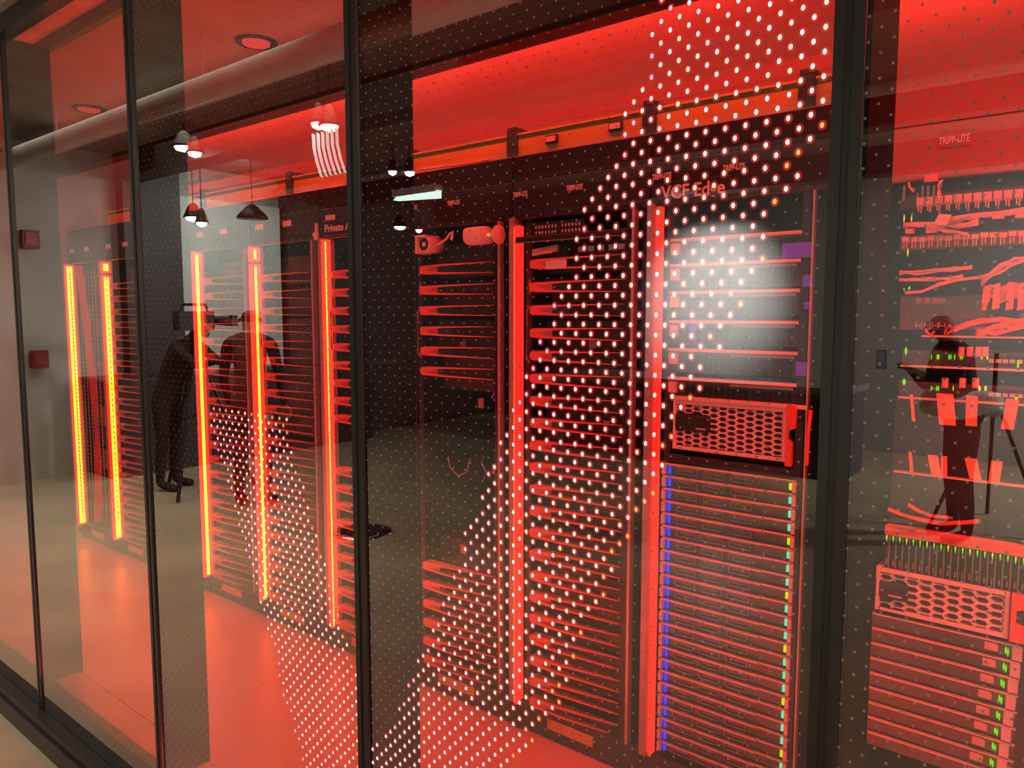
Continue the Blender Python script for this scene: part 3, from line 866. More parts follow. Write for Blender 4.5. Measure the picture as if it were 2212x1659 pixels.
# cable bundles
def bundle(name, pts, n, spread, r, label, group='cable bundles of the right rack', m=CABLE):
    t = thing(name, at(pts[0][0], pts[0][1], Y1-.03), label, 'cable bundle', group)
    for i in range(n):
        o = [(random.uniform(-spread, spread), random.uniform(-.01, .01)) for _ in pts]
        w = []
        for (x, y), (dz, dy) in zip(pts, o):
            p = at(x, y, Y1-.03+dy); w.append(Vector((p.x, p.y, p.z+dz)))
        # smooth with midpoints
        ww = []
        for j in range(len(w)-1):
            ww += [w[j], w[j].lerp(w[j+1], .5)]
        ww.append(w[-1])
        obj('cable', MB().tube(ww, r, 6), m, t, True)
    return t
bundle('cable_bundle', [(2048, 475), (2090, 470), (2130, 464), (2180, 460), (2230, 450)], 6, .006, .0035, 'bundle of pale cables sweeping right below the upper plugs')
bundle('cable_bundle', [(1952, 488), (1985, 484), (2030, 486), (2070, 487), (2110, 480)], 4, .006, .004, 'bundle of cables hanging level across the middle of the patching')
bundle('cable_bundle', [(2010, 492), (2040, 498), (2070, 504), (2090, 506)], 3, .004, .0035, 'short cables slanting down to the lower plugs')
bundle('cable_bundle', [(1943, 590), (1980, 590), (2020, 586), (2060, 582), (2100, 578)], 6, .006, .0024, 'upper thin cables fanning out under the lower plugs')
bundle('cable_bundle', [(1943, 606), (1975, 602), (2010, 604), (2050, 600), (2080, 596)], 6, .005, .0028, 'lower thin cables fanning out under the lower plugs')
bundle('cable_bundle', [(1955, 634), (1990, 628), (2030, 614), (2070, 604), (2120, 598), (2150, 590)], 4, .004, .0032, 'cables rising from the first green light to the right')
bundle('cable_bundle', [(2120, 610), (2160, 580), (2190, 566), (2230, 552)], 8, .012, .003, 'dark red cables rising steeply at the right edge')
# lower plug row
t, a, b = equip('patch_panel', 1945, 510, 2212, 540, 'lower patch panel with small red-lit plugs and thin legs', 'patch panel', mat('panel_grey', (.16, .15, .13), .45))
for i in range(18):
    x = at(1952, 520, Y1).x+.0205*i
    z = at(1960, 520+(i % 3), Y1).z
    c = obj('plug', MB().box((x, Y1-.022, z-.004), (x+.018, Y1, z+.009), ch=.002), CABLE, t)
    obj('latch', MB().box((x+.004, Y1-.02, z-.022), (x+.0065, Y1-.014, z-.004)).box((x+.011, Y1-.02, z-.02), (x+.0135, Y1-.014, z-.004)), CABLE, c)
for i in range(7):
    x0 = at(1960, 500, Y1).x+.05*i; z = at(1960, 500-(i*5), Y1).z-.002
    obj('jack', MB().box((x0, Y1-.03, z-.006-.008*(i % 2)), (x0+.02+.006*(i % 3), Y1, z+.008), ch=.003), CABLE, t)
# status lights on stalks
def dot(px, py, w, h, m, label, Y=None):
    q = at(px, py, Y or Y1-.012)
    return tag(obj('status_light', MB().lathe([(.0004, -h), (w*.6, -h*.55), (w, 0), (w*.6, h*.55), (.0004, h)], q, 8), m, None, True, True), label, 'light', 'status lights in the right rack')
dot(1953, 472, .0022, .012, AMBER, 'tall yellow status light at the left of the patching')
dot(1969, 472, .002, .010, AMBER, 'second yellow status light beside the tall one')
dot(1961, 545, .0024, .012, AMBER, 'yellow status light hanging under the lower plugs')
dot(1964, 624, .0034, .008, GREEN, 'green status light among the thin fanning cables')
dot(1953, 625, .0014, .004, LIME, 'tiny lime status light left of the green one among thin cables')
dot(1957, 758, .0036, .012, GREEN, 'large green status light at the left of the upper switch')
dot(1953, 825, .0050, .010, GREEN, 'large green status light at the left of the lower switch')
# tangle at the right: broad red cable loops
bundle('cable_bundle', [(2125, 655), (2140, 632), (2160, 640), (2180, 625), (2225, 628)], 9, .02, .0055, 'thick tangle of red cables at the right edge above the long lip', m=mat('red_cable', (.85, .16, .12), .45))
bundle('cable_bundle', [(2060, 712), (2090, 700), (2120, 694), (2160, 690), (2225, 700)], 7, .006, .004, 'red cables looping low towards the right edge', m=mat('red_cable', (.85, .16, .12), .45))
bundle('cable_bundle', [(2110, 720), (2150, 712), (2190, 702), (2225, 694)], 8, .012, .006, 'heap of thick red cables lying on the long lip at right', m=mat('red_cable', (.85, .16, .12), .45))
bundle('cable_bundle', [(2000, 712), (2006, 722), (2012, 724), (2018, 714)], 4, .004, .002, 'small red cable loops left of the reflected figure', m=mat('red_cable', (.85, .16, .12), .45))
bundle('cable_bundle', [(2040, 722), (2044, 712), (2052, 702), (2058, 712), (2046, 720)], 3, .004, .002, 'thin red loop standing on the long lip', m=mat('red_cable', (.85, .16, .12), .45))
for i, (px, py, h) in enumerate(((2130, 636, 30), (2152, 640, 44), (2182, 640, 46), (2207, 640, 46))):
    q = at(px, py, Y1-.05); hz = h/650/2
    tag(obj('cable_tag', MB().prism([(q.x-.008, q.z-hz), (q.x+.008, q.z-hz*.9), (q.x+.007, q.z+hz), (q.x-.006, q.z+hz*.9)], Y1-.052, Y1-.048), mat('tag_red', (.85, .25, .2), .5), None, False, True),
        '%s red paper tag from the left, hung in the cable tangle' % ORD[i], 'tag', 'red tags in the cable tangle')
# connectors under
t, a, b = equip('media_panel', 1945, 640, 2130, 712, 'dim grey panel with small white sockets behind the reflected head', 'panel', mat('panel_mid', (.12, .11, .1), .45))
for px in (1985, 2003, 2020, 2035):
    q = at(px, 648, Y1-.003); q2 = at(px, 703, Y1-.003)
    obj('port', MB().box((q.x-.008, Y1-.004, q.z-.01), (q.x+.008, Y1, q.z+.006), ch=.001), mat('port_grey', (.4, .38, .33), .5), t)
    obj('socket', MB().box((q2.x-.008, Y1-.006, q2.z-.007), (q2.x-.006, Y1, q2.z+.008)).box((q2.x+.006, Y1-.006, q2.z-.007), (q2.x+.008, Y1, q2.z+.008)).box((q2.x-.008, Y1-.006, q2.z-.002), (q2.x+.008, Y1, q2.z+.0)), WHITE, t)
# long lip
a, b = pbox(1990, 724, 2230, 728, Y1-.03, .03)
tag(obj('shelf_lip', MB().box((a[0], Y1-.03, a[2]), (b[0], Y1, b[2]), ch=.002), FINGER, None, False, True), 'thin red-lit shelf lip above the upper switch', 'shelf')
# two switches
def switch(px0, py, label, lights, loops):
    a, b = pbox(px0, py-16, 2230, py+18, Y1, .3)
    t = thing('network_switch', ((a[0]+b[0])/2, Y1, a[2]), label, 'switch')
    obj('chassis', MB().box(a, b, ch=.003), mat('switch_black', (.06, .055, .052), .4, scale=40), t)
    zc = (a[2]+b[2])/2
    xs = at(2136, py, Y1).x
    for i in range(14):
        x = xs+.0155*i
        obj('port', MB().box((x, Y1-.004, zc-.006), (x+.0125, Y1+.0, zc+.004), ch=.001), mat('port_metal', (.6, .57, .52), .35, .5), t)
    obj('port_bezel', MB().box((xs-.004, Y1-.002, zc+.004), (xs+.23, Y1, zc+.012)).box((xs-.004, Y1-.002, zc-.014), (xs+.23, Y1, zc-.006)), BLACK, t)
    obj('lower_edge', MB().box((a[0], Y1-.008, a[2]-.004), (b[0], Y1, a[2]+.002), ch=.001), FINGER, t)
    for px, m, w in lights:
        q = at(px, py, Y1-.008)
        obj('status_light', MB().lathe([(.0004, -.008), (w, -.003), (w, .003), (.0004, .008)], q, 8), m, t, True)
    for px in loops:
        q = at(px, py-12, Y1-.02)
        obj('plug', MB().box((q.x-.007, Y1-.02, q.z-.014), (q.x+.007, Y1, q.z+.012), ch=.003), CABLE, t)
    return t
switch(1948, 771, 'upper network switch with green lights and a row of metal ports', [(2012, GREEN, .0013), (2025, GREEN, .002), (2028, GREEN, .0016), (2050, GREEN, .002), (2054, GREEN, .0016), (2062, GREEN, .0016), (2075, GREEN, .002), (2079, GREEN, .0016), (2121, LIME, .0016), (2133, AMBER, .002)], (2076, 2094, 2113, 2127))
switch(1942, 839, 'lower network switch with yellow lights and hanging pink straps', [(2012, GREEN, .0018), (2023, GREEN, .0018), (2027, LIME, .0018), (2059, LIME, .0014), (2116, AMBER, .0028), (2129, AMBER, .0028)], (2040, 2078, 2106))
dot(2199, 790, .0026, .016, GREEN, 'tall green status light at the right below the upper switch')
dot(2195, 862, .0030, .010, LIME, 'lime status light at the right below the lower switch')
# hanging straps
STR = mat('pink_strap', (.9, .34, .22), .5)
for i, (x0, y0, x1, y1, w) in enumerate(((1969, 852, 1974, 910, 5), (2041, 850, 2047, 918, 26), (2100, 855, 2098, 920, 17), (2188, 862, 2176, 927, 18), (2015, 983, 2024, 1030, 16), (2040, 985, 2040, 1030, 9), (2097, 990, 2108, 1036, 18), (2154, 996, 2147, 1042, 16), (1966, 976, 1970, 1020, 5))):
    a = at(x0, y0, Y1-.02); b = at(x1, y1, Y1-.02); hw = w/1300
    m = MB().prism([(b.x-hw, b.z), (b.x+hw, b.z), (a.x+hw, a.z), (a.x-hw, a.z)], Y1-.024, Y1-.019)
    lab = ['narrow pink strap hanging at the far left under the lower switch', 'broadest pink strap hanging from the lower switch', 'double orange strap hanging in the middle from the lower switch', 'orange strap hanging at the right from the lower switch',
           'wide red strap in the lower row, between the dark legs', 'small red wedge strap beside the wide red one', 'orange pair of straps in the lower row', 'orange strap at the right of the lower row', 'narrow strap at the far left of the lower row'][i]
    o = tag(obj('cable_strap', m, STR, None, False, True), lab, 'strap', 'straps below the lower switch')
# shelf edge line
A, B = at(1930, 1018, Y1-.02), at(2230, 1052, Y1-.02)
tag(obj('shelf_edge', MB().box((A.x, Y1-.02, A.z-.0025), (B.x, Y1, A.z+.0015)), FINGER, None, False, True), 'thin red shelf edge crossing behind the reflected legs', 'shelf')
# deep inner board of the open bay
a, b = pbox(1935, 855, 2230, 1140, Y1+.12, .02)
obj('bay_back', MB().box(a, b), mat('bay_black', (.03, .027, .026), .5), RX)
# curved red cables above the finned switch
bundle('cable_bundle', [(1919, 1099), (1945, 1110), (1985, 1122), (2030, 1130), (2080, 1128), (2115, 1126)], 3, .002, .005, 'red cable curving down onto the finned switch', m=mat('red_cable', (.85, .16, .12), .45))
bundle('cable_bundle', [(1962, 1090), (1985, 1104), (2010, 1115), (2050, 1118)], 2, .002, .0045, 'shorter red cable curving behind the first one', m=mat('red_cable', (.85, .16, .12), .45))
# finned switch
a, b = pbox(1914, 1133, 2240, 1232, Y1, .3)
fs = thing('finned_switch', ((a[0]+b[0])/2, Y1, a[2]), 'dark switch with upright fins, each tipped by a green light', 'switch')
obj('chassis', MB().box((a[0], Y1+.02, a[2]), (b[0], Y1+.3, b[2]-.004)), mat('finned_black', (.04, .033, .032), .42), fs)
obj('top_bar', MB().box((a[0], Y1-.016, b[2]-.026), (b[0], Y1+.02, b[2]), ch=.005), mat('bar_red', (.8, .2, .17), .4), fs)
for px, py, w in ((2035, 1146, 80), (2142, 1176, 66)):
    q = at(px, py, Y1-.02)
    obj('pull_tab', MB().box((q.x-w/1250, Y1-.026, b[2]-.004), (q.x+w/1250, Y1-.016, b[2]+.01), ch=.003), mat('bar_red', (.8, .2, .17), .4), fs)
obj('bottom_lip', MB().box((a[0], Y1-.01, a[2]), (b[0], Y1+.02, a[2]+.012), ch=.003), BLACK, fs)
for i in range(22):
    x = at(1917, 1180, Y1).x+.0172*i
    f = obj('fin', MB().box((x+.006, Y1-.012, a[2]+.014), (x+.0085, Y1+.02, b[2]-.028)), STEEL, fs)
    obj('status_light', MB().lathe([(.0004, -.012), (.0016, -.002), (.0024, .004), (.0008, .008)], (x, Y1-.014, b[2]-.034), 8), GREEN if i % 3 else LIME, fs, True)
    obj('release_tab', MB().box((x-.0018, Y1-.004, a[2]+.018), (x+.0018, Y1+.01, a[2]+.034), ch=.001), CABLE, fs)
# mesh server of the right rack
A, B = at(1911, 1224, Y1), at(1911, 1318, Y1); C = at(2184, 1280, Y1)
ms2 = mesh_server(A.x-.02, C.x, B.z, A.z, 'white server with large hexagon mesh front, near the lower right corner', (A.x-.02, A.x+.065, B.z+.04, B.z+.088), None, .034, .0205, (A.x-.02, A.x+.06, B.z-.0, B.z+.012))
e0 = C.x+.004; zt, zb = A.z, B.z
obj('rack_ear', MB().prism([(e0, zt), (e0+.034, zt), (e0+.034, zt-.036), (e0+.012, zt-.044), (e0+.012, zb+.05), (e0+.034, zb+.042), (e0+.034, zb), (e0, zb)], Y1-.022, Y1-.004), mat('ear_red', (.85, .1, .07), .4), ms2)
obj('ear_slot', MB().box((e0+.013, Y1-.012, zb+.05), (e0+.03, Y1-.004, zt-.046), ch=.004), INNER, ms2)
# drawers under it
z = B.z-.012
for i in range(9):
    d = thing('thin_server', (A.x+.2, Y1, z-.043), '%s grey thin server below the large mesh server at lower right' % ORD[i], 'server', 'grey thin servers at lower right')
    xa, xb = A.x-.03, C.x+.08
    obj('chassis', MB().box((xa, Y1+.004, z-.043), (xb, Y1+.5, z-.003)), mat('drawer_grey', (.12, .13, .11), .4, .2, scale=18), d)
    obj('top_edge', MB().box((xa, Y1-.01, z-.004), (xb-.05, Y1+.004, z-.0005), ch=.001), FINGER, d)
    tx = at(2128-4.5*i, 1389+34*i, Y1).x
    obj('pull_tab', MB().prism([(tx, z-.028), (tx+.03, z-.028), (tx+.03, z-.012), (tx+.024, z-.008), (tx, z-.008)], Y1-.012, Y1+.004), CABLE, d)
    for dx, dz in ((.048, -.02), (.053, -.024)):
        obj('status_light', MB().lathe([(.0004, -.012), (.0022, -.005), (.0024, .004), (.0006, .01)], (tx+dx, Y1-.006, z+dz), 8), GREEN, d, True)
    obj('ear', MB().box((tx+.062, Y1-.01, z-.042), (tx+.085, Y1+.004, z-.004), ch=.002), FINGER, d)
    z -= .0455

# violet bits and a wisp of cable in the empty bay of rack 2
for i, (pts, mm, lab) in enumerate((([(1062, 860), (1068, 850), (1076, 843)], mat('violet_cable', (.2, .03, .8), .4, emit=(.2, .03, .8), est=.15), 'short violet cable poking from the empty bay beside the pale post'),  # violet cable given a faint glow of its own
                                 ([(968, 985), (972, 1010), (990, 1028), (1008, 1020), (1016, 990)], CABLE, 'thin pale wire looping in the empty bay'),
                                 ([(1045, 985), (1040, 1000), (1050, 1020), (1044, 1036)], CABLE, 'short wavy pale wire at the right of the empty bay'))):
    tag(obj('wire', MB().tube([at(x, y, YR+.03) for x, y in pts], .004 if i == 0 else .002, 6), mm, None, False, True), lab, 'wire', 'wires in the empty bay')

# ================================================================== HALL (seen mirrored in the glass)
# white board wall, columns, dark panels on the side wall
wbA, wbB = at(400, 430, 0), None
obj_ = MB().box((-9.6, -5.25, .95), (-9.5, -3.78, 3.2))
tag(obj('wall_board', obj_, WHITEBOARD, None, False, True), 'large pale green lit board on the side wall, mirrored behind the left racks', 'board')
tag(obj('dark_cabinet', MB().box((-9.58, -6.4, HF), (-8.9, -2.55, .9)).box((-9.58, -6.45, .9), (-8.85, -2.5, .95)), TABLE, None, False, True), 'long low dark cabinet under the pale board', 'cabinet')
structure('trim_7', MB().box((-9.6, -9.9, HF), (-9.4, -5.3, 3.6)), HALLD)
structure('trim_8', MB().box((-9.6, -3.74, HF), (-9.42, -3.03, 3.6)), HALLD)
structure('trim_9', MB().box((-9.6, -9.99, HF), (-6.2, -9.85, 3.6)), HALLD)
# conduit with red boxes
cb = vp(70, 360, 1.9)
cx = -9.54
tag(obj('conduit', MB().tube([(cx, -1.55, 3.5), (cx, -1.6, 2.4), (cx, -1.6, 1.1)], .018, 8), PIPE, None, False, True), 'thin grey conduit down the side wall joining two red boxes', 'conduit')
def sidebox(px, py, name, label):
    d = ray(px, py); t = (cx-CAM.x)/d.x; p = CAM+d*t
    b = thing(name, (cx, -p.y, p.z-.1), label, 'alarm box', 'red alarm boxes')
    obj('box_body', MB().box((cx-.03, -p.y-.085, p.z-.1), (cx+.05, -p.y+.085, p.z+.1)), REDP, b)
    obj('box_cover', MB().box((cx+.05, -p.y-.06, p.z-.07), (cx+.06, -p.y+.06, p.z+.07)), mat('cover_red', (.3, .04, .03), .4), b)
sidebox(64, 517, 'alarm_box', 'upper red wall box on the conduit')
sidebox(84, 776, 'alarm_box', 'lower red wall box on the conduit, beside the left glass post')
sidebox(121, 296, 'alarm_box', 'dark red box high up under the ceiling at far left')
# ceiling pipes along the glass
for i, (y, z, r, lab) in enumerate(((-1.62, 3.22, .085, 'thick grey pipe under the hall ceiling, nearest the glass'), (-1.95, 3.42, .07, 'second grey pipe just above the thick one'), (-5.2, 3.4, .05, 'thin pipe far back under the hall ceiling'))):
    p = thing('ceiling_pipe', (-3, y, z), lab, 'pipe', 'pipes under the hall ceiling')
    obj('pipe_run', MB().tube([(-9.5, y, z), (3.9, y, z)], r, 16), PIPE, p, True)
    for x in (-7.5, -5.0, -2.5, 0):
        obj('hanger', MB().tube([(x, y, z+r), (x, y, 3.6)], .008, 6), STEEL, p)
for i, y in enumerate((-3.1, -6.0, -8.4)):
    tag(obj('ceiling_beam', MB().box((-9.5, y-.11, 3.3), (4, y+.11, 3.6)).box((-9.5, y-.14, 3.28), (4, y+.14, 3.3)), HALLD, None, False, True), '%s dark ceiling beam counted away from the glass' % ORD[i], 'beam', 'beams under the hall ceiling')
# lamps
def lamp(px, py, v, label, big=.06):
    p = vp(px, py, v)
    l = thing('pendant_lamp', p, label, 'lamp', 'bright lamps of the hall')
    obj('rod', MB().tube([(p.x, p.y, p.z+.16), (p.x, p.y, 3.6)], .006, 6), BLACK, l)
    obj('shade', MB().lathe([(big*1.25, .0), (big*1.15, .02), (big*.6, .13), (big*.25, .16)], p, 18), BLACK, l, True)
    obj('bulb', MB().lathe([(.004, -.05), (big*.8, -.03), (big, .004), (big*.8, .012)], p, 14), LAMP, l, True)
lamp(398, 318, 2.8, 'bright white lamp mirrored beside the second glass post', .10)
lamp(421, 330, 2.85, 'small bright lamp touching the one beside the second post', .07)
lamp(688, 267, 2.55, 'bright lamp just left of the middle glass post', .06)
lamp(712, 272, 2.55, 'brightest lamp mirrored above the ribbed shade', .07)
lamp(418, 470, 3.3, 'lower white lamp in front of the pale board', .09)
lamp(436, 481, 3.3, 'small lamp to the right of the lower white one', .06)
lamp(864, 490, 6.4, 'tall glint of a lamp on the middle post', .09)
lamp(885, 372, 4.8, 'lamp glint high on the middle post', .06)
lamp(905, 496, 6.4, 'lamp glint between the middle post and the small camera', .05)
lamp(848, 370, 4.7, 'small lamp glint left of the high one on the middle post', .05)
# ribbed shade beside the middle post
p = vp(705, 330, 2.45)
rb = thing('ribbed_lamp', (p.x, p.y, p.z-.15), 'ribbed pendant shade of curved slats, left of the middle post', 'lamp')
for i in range(6):
    y0 = p.x-.14+.056*i
    pts = [(y0-.02, p.y, p.z+.16), (y0-.015, p.y, p.z+.05), (y0+.015, p.y, p.z-.05), (y0+.07, p.y, p.z-.17)]
    mb = MB()
    for a_, b_ in zip(pts, pts[1:]):
        mb.add([(a_[0]-.012, a_[1]-.02, a_[2]), (a_[0]+.012, a_[1]+.02, a_[2]), (b_[0]+.012, b_[1]+.02, b_[2]), (b_[0]-.012, b_[1]-.02, b_[2]),
                (a_[0]-.012, a_[1]-.03, a_[2]), (a_[0]+.012, a_[1]+.01, a_[2]), (b_[0]+.012, b_[1]+.01, b_[2]), (b_[0]-.012, b_[1]-.03, b_[2])],
               [(0, 1, 2, 3), (7, 6, 5, 4), (0, 3, 7, 4), (1, 5, 6, 2)])
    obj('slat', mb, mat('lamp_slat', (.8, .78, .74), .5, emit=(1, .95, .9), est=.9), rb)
# dark cone pendant
p = vp(545, 468, 3.6)
dc = thing('pendant_lamp', p, 'unlit dark cone pendant lamp before the pale board', 'lamp')
obj('rod', MB().tube([(p.x, p.y, p.z+.12), (p.x, p.y, 3.6)], .006, 6), BLACK, dc)
obj('shade', MB().lathe([(.17, -.02), (.165, .0), (.08, .09), (.03, .13)], p, 20), BLACK, dc, True)
# greenish tube light wedge
A, B = vp(855, 432, 5.8), vp(948, 428, 5.8)
tl = thing('tube_light', ((A.x+B.x)/2, A.y, A.z), 'slanted pale green tube light fitting, mirrored right of the middle post', 'lamp')
obj('fitting', MB().box((A.x, A.y-.07, A.z+.03), (B.x, A.y+.07, A.z+.12)), WHITE, tl)
obj('tube', MB().prism([(A.x, A.z-.01), (B.x, A.z-.05), (B.x, A.z+.05), (A.x+.1, A.z+.05)], A.y-.05, A.y+.05), LAMPS, tl)
# cocktail table
bx, by = -5.05, -2.98
topz = at(770, 782, 2.98).z
ct = thing('cocktail_table', (bx, by, HF), 'round high cocktail table on a chrome disc base, mirrored by the middle post', 'table')
obj('base_disc', MB().lathe([(.26, .0), (.26, .008), (.2, .018), (.04, .03)], (bx, by, HF), 32), mat('chrome', (.6, .6, .6), .15, 1.0), ct, True)
obj('column', MB().tube([(bx, by, HF+.02), (bx, by, topz-.02)], .035, 14), mat('chrome', (.6, .6, .6), .15, 1.0), ct, True)
obj('tabletop', MB().lathe([(.06, -.09), (.18, -.06), (.32, -.03), (.33, -.012), (.33, 0.0), (.32, .004)], (bx, by, topz), 36), TABLE, ct)
# counter by the rear wall
ctx, cv = -2.37, 7.56
cn = thing('counter', (-3.8, -8.1, HF), 'long dark counter with an overhanging top, mirrored left of the right-hand post', 'counter')
obj('body', MB().box((-6.2, -8.5, HF), (ctx-.08, -7.66, .78)), TABLE, cn)
obj('countertop', MB().box((-6.25, -8.62, .78), (ctx, -7.56, .86)), mat('counter_stone', (.22, .21, .2), .35), cn)
obj('end_leg', MB().box((ctx-.07, -8.5, HF), (ctx-.02, -7.62, .78)), mat('leg_steel', (.09, .09, .11), .4), cn)

# ------------------------------------------------------------------ people (grown from a joint skeleton, one skin each)
def grow(name, chains, sub=2):
    """chains: list of [(point, radius), ...]; the first point of a later chain may reuse an earlier point by index tuple"""
    me = bpy.data.meshes.new(name)
    vs = []; es = []; rs = []; roots = []
    for ch in chains:
        prev = None
        for it in ch:
            if isinstance(it, int):
                prev = it; continue
            vs.append(tuple(it[0])); rs.append(it[1])
            if prev is not None: es.append((prev, len(vs)-1))
            else: roots.append(len(vs)-1)
            prev = len(vs)-1
    me.from_pydata(vs, es, [])
    o = bpy.data.objects.new(name, me); COL.objects.link(o)
    md = o.modifiers.new('skin', 'SKIN'); md.use_smooth_shade = True
    sv = me.skin_vertices[0].data
    for i, r in enumerate(rs):
        sv[i].radius = (r, r) if not isinstance(r, tuple) else r
        sv[i].use_root = i in roots
    s = o.modifiers.new('sub', 'SUBSURF'); s.levels = sub; s.render_levels = sub
    dg = bpy.context.evaluated_depsgraph_get()
    m2 = bpy.data.meshes.new_from_object(o.evaluated_get(dg))
    bpy.data.objects.remove(o)
    return m2
def hand(chains, wrist, direction, side, s=1.0):
    d = Vector(direction).normalized(); sd = Vector(side).normalized()
    n = d.cross(sd).normalized()
    L = (.07, .08, .075, .06)
    for i in range(4):
        b = Vector(wrist)+d*.075*s+sd*(i-1.5)*.021*s
        chains.append([(Vector(wrist)+d*.03*s+sd*(i-1.5)*.014*s, .012*s), (b, .0105*s), (b+d*L[i]*.5*s+n*.008*s, .0095*s), (b+d*L[i]*.85*s+n*.035*s, .0075*s)])
    t = Vector(wrist)+d*.03*s-sd*.03*s
    chains.append([(Vector(wrist)+d*.02*s-sd*.012*s, .013*s), (t, .012*s), (t+d*.035*s-sd*.02*s+n*.012*s, .010*s), (t+d*.06*s-sd*.022*s+n*.03*s, .008*s)])
def person(name, foot, h, face, label, bend=0.0, arms=None, ztop_cloth=None):
    """face: unit vector the person looks along; arms: two (elbow, hand) offsets in the body's own axes (right, forward, up) from the shoulder"""
    f = Vector((face[0], face[1], 0)).normalized(); r = f.cross(Vector((0, 0, 1)))
    U = Vector((0, 0, 1)); P = Vector(foot); s = h/1.8
    def L(a, b, c): return P+r*a*s+f*b*s+U*c*s
    B = bend
    pel = L(0, 0, .95); wst = L(0, .01+B*.12, 1.1); chs = L(0, B*.34, 1.3-B*.05); shc = L(0, B*.5, 1.45-B*.12)
    nk = L(0, B*.62, 1.53-B*.14); hd = L(0, .03+B*.72, 1.64-B*.17); cr = L(0, .02+B*.74, 1.72-B*.18)
    ch = [[(pel, .155*s), (wst, .125*s), (chs, .15*s), (shc, .10*s), (nk, .055*s), (hd, .088*s), (cr, .072*s)]]
    sh = []
    for sd in (-1, 1):
        shp = L(.19*sd, B*.5, 1.43-B*.12)
        eo, ho = arms[0 if sd < 0 else 1]
        el = shp+r*eo[0]*s+f*eo[1]*s+U*eo[2]*s
        wr = el+r*ho[0]*s+f*ho[1]*s+U*ho[2]*s
        ch.append([3, (shp, .062*s), (shp.lerp(el, .5), .05*s), (el, .042*s), (el.lerp(wr, .5), .036*s), (wr, .026*s), (wr+(wr-el).normalized()*.05*s, .033*s)])
        sh.append((wr, (wr-el).normalized()))
    for sd in (-1, 1):
        ch.append([0, (L(.1*sd, 0, .88), .095*s), (L(.11*sd, .02, .5), .062*s), (L(.115*sd, -.01, .28), .055*s), (L(.12*sd, -.02, .075), .042*s), (L(.13*sd, .08, .035), .042*s), (L(.14*sd, .17, .03), .033*s)])
    # face: nose, chin and ears are chains of their own rooted inside the head
    ch.append([(hd+f*.06*s, .02*s), (hd+f*.098*s-U*.005*s, .012*s), (hd+f*.108*s-U*.022*s, .013*s)])
    ch.append([(hd+f*.03*s-U*.04*s, .05*s), (hd+f*.07*s-U*.085*s, .032*s)])
    for sd in (-1, 1):
        ch.append([(hd+r*.07*sd*s, .014*s), (hd+r*.095*sd*s-f*.01*s, .016*s), (hd+r*.097*sd*s-f*.012*s-U*.03*s, .010*s)])
        ch.append([(hd+f*.07*s+r*.033*sd*s+U*.012*s, .014*s), (hd+f*.084*s+r*.033*sd*s+U*.012*s, .012*s)])
    for wr, d in sh:
        side = d.cross(U)
        if side.length < .1: side = r
        hand(ch, wr, d, side, s)
    me = grow(name, ch)
    o = bpy.data.objects.new(name, me); COL.objects.link(o)
    off = Vector(foot)
    me.transform(Matrix.Translation(-off)); o.location = off
    me.materials.clear(); me.materials.append(CLOTH); me.materials.append(SKIN); me.materials.append(HAIR)
    hd0 = hd-off; nk0 = nk-off
    wr0 = [(w-off, d) for w, d in sh]
    for pl in me.polygons:
        c = pl.center
        if c.z > nk0.z-.01*s and (c-hd0).length < .3*s:
            pl.material_index = 2 if ((c-hd0).dot(f) < .035*s and c.z > hd0.z-.03*s) or c.z > hd0.z+.075*s else 1
        else:
            for w, d in wr0:
                if (c-w).dot(d) > 0 and (c-w).length < .25*s:
                    pl.material_index = 1
        pl.use_smooth = True
    tag(o, label, 'person')
    return o, L, s
# person with a jacket at the waist, right
fa = vp(2066, 1165, 6.0); fa.z = HF
o, L, s = person('person', fa, 2.02, (-.85, .5), 'person in black, head bowed to a phone, pale jacket tied round the waist', .22,
                 arms=(((-.06, .06, -.29), (.12, .16, .14)), ((.05, .06, -.29), (-.1, .16, .12))))
jw = L(0, .02, 1.02)
jb = MB()
prof = [(.20, -.075), (.235, -.06), (.245, -.02), (.225, .01), (.24, .04), (.22, .075), (.17, .085)]
jb.lathe([(a*s, b*s) for a, b in prof], (0, 0, 0), 26)
jb.v = [(jw.x+v[0]*1.12, jw.y+v[1]*.85, jw.z+v[2]+.03*math.sin(3*math.atan2(v[1], v[0]))+.05*v[0]) for v in jb.v]
obj('tied_jacket', jb, JACKET, o, True)
hp = L(-.1, .62, 1.3)
ph = thing('phone', L(-.28, .5, 1.26), 'dark phone held up by the person with the tied jacket', 'phone')
obj('phone_body', MB().box((ph.location.x-.04, ph.location.y-.006, ph.location.z), (ph.location.x+.04, ph.location.y+.006, ph.location.z+.16)), BLACK, ph)
obj('screen', MB().box((ph.location.x-.036, ph.location.y+.006, ph.location.z+.006), (ph.location.x+.036, ph.location.y+.0075, ph.location.z+.154)), emat('phone_screen', (.5, .5, .55), .4), ph)
# tripod legs beside that person
tp = vp(2130, 1150, 6.6); tp.z = HF
tr_ = thing('tripod', tp, 'thin black tripod mirrored at the right behind the person with the jacket', 'tripod')
for a_ in (0.4, 2.5, 4.6):
    obj('leg', MB().tube([(tp.x, tp.y, 1.0), (tp.x+.5*math.cos(a_), tp.y+.5*math.sin(a_), HF+.01)], .016, 8), BLACK, tr_)
obj('column', MB().tube([(tp.x, tp.y, .9), (tp.x, tp.y, 1.35)], .018, 8), BLACK, tr_)
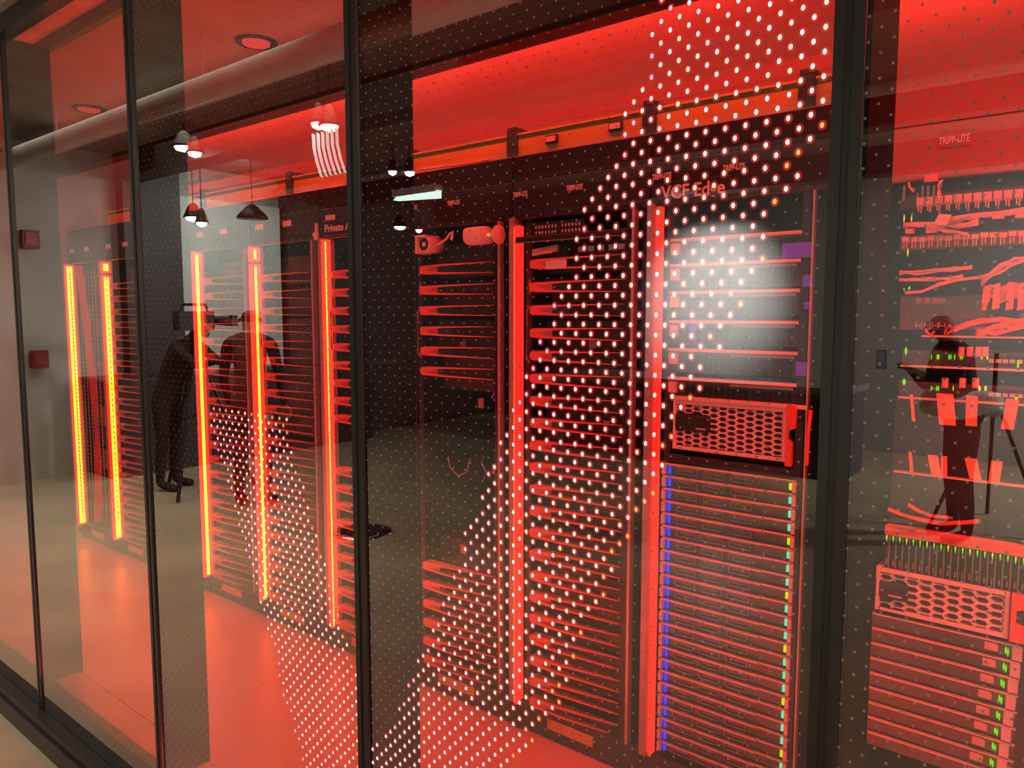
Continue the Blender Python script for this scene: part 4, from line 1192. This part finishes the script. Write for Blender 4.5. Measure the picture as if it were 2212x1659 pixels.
# videographer with camera on tripod, left
fv = vp(352, 1020, 2.95); 
dv = ray(352, 700); tv = (-8.0-CAM.x)/dv.x; fv = CAM+dv*tv; fv = Vector((fv.x, -fv.y, HF))
o2, L2, s2 = person('person', fv, 2.02, (.85, -.5), 'person in black bent over a large video camera, mirrored by the second post', .5,
                 arms=(((-.03, .2, -.16), (.05, .26, .06)), ((.03, .2, -.16), (-.05, .26, .06))))
cq = Vector((fv.x+.36, fv.y-.16, 1.62))
vc = thing('video_camera', (cq.x, cq.y, cq.z-.12), 'large shoulder video camera on a tripod, mirrored left of the yellow strip', 'camera')
obj('camera_body', MB().box((cq.x-.07, cq.y-.2, cq.z-.1), (cq.x+.07, cq.y+.2, cq.z+.1), ch=.02), BLACK, vc)
obj('lens', MB().lathe([(.055, -.4), (.06, -.38), (.05, -.3), (.045, -.19)], cq, 18, axis='y'), BLACK, vc, True)
obj('viewfinder', MB().box((cq.x-.13, cq.y-.1, cq.z+.02), (cq.x-.07, cq.y+.12, cq.z+.1)), BLACK, vc)
obj('top_handle', MB().tube([(cq.x, cq.y-.15, cq.z+.1), (cq.x, cq.y-.13, cq.z+.17), (cq.x, cq.y+.12, cq.z+.17), (cq.x, cq.y+.15, cq.z+.1)], .016, 8), BLACK, vc)
obj('lens_hood', MB().box((cq.x-.07, cq.y-.46, cq.z-.06), (cq.x+.07, cq.y-.39, cq.z+.06)), BLACK, vc)
tq = thing('tripod', (cq.x, cq.y, HF), 'tall tripod with spread legs under the video camera', 'tripod')
for a_ in (.9, 3.0, 5.1):
    e = (cq.x+.55*math.cos(a_), cq.y+.55*math.sin(a_), HF+.01)
    obj('leg', MB().tube([(cq.x, cq.y, 1.4), e], .02, 8), BLACK, tq)
obj('tripod_head', MB().lathe([(.05, 1.38), (.06, 1.42), (.05, 1.5)], (cq.x, cq.y, 0), 16), BLACK, tq)
obj('spreader', MB().tube([(cq.x-.2, cq.y+.1, .55), (cq.x, cq.y, .62), (cq.x+.2, cq.y+.12, .55)], .012, 6), BLACK, tq)
# onlooker before the board
dv = ray(536, 700); tv = (-6.6-CAM.x)/dv.x; fb = CAM+dv*tv; fb = Vector((fb.x, -fb.y, HF))
person('person', fb, 2.03, (-.6, -.8), 'person in dark clothes standing upright before the pale board, mirrored at the orange strip', .04,
       arms=(((-.06, .02, -.3), (.0, .1, -.24)), ((.06, .02, -.3), (.0, .1, -.24))))
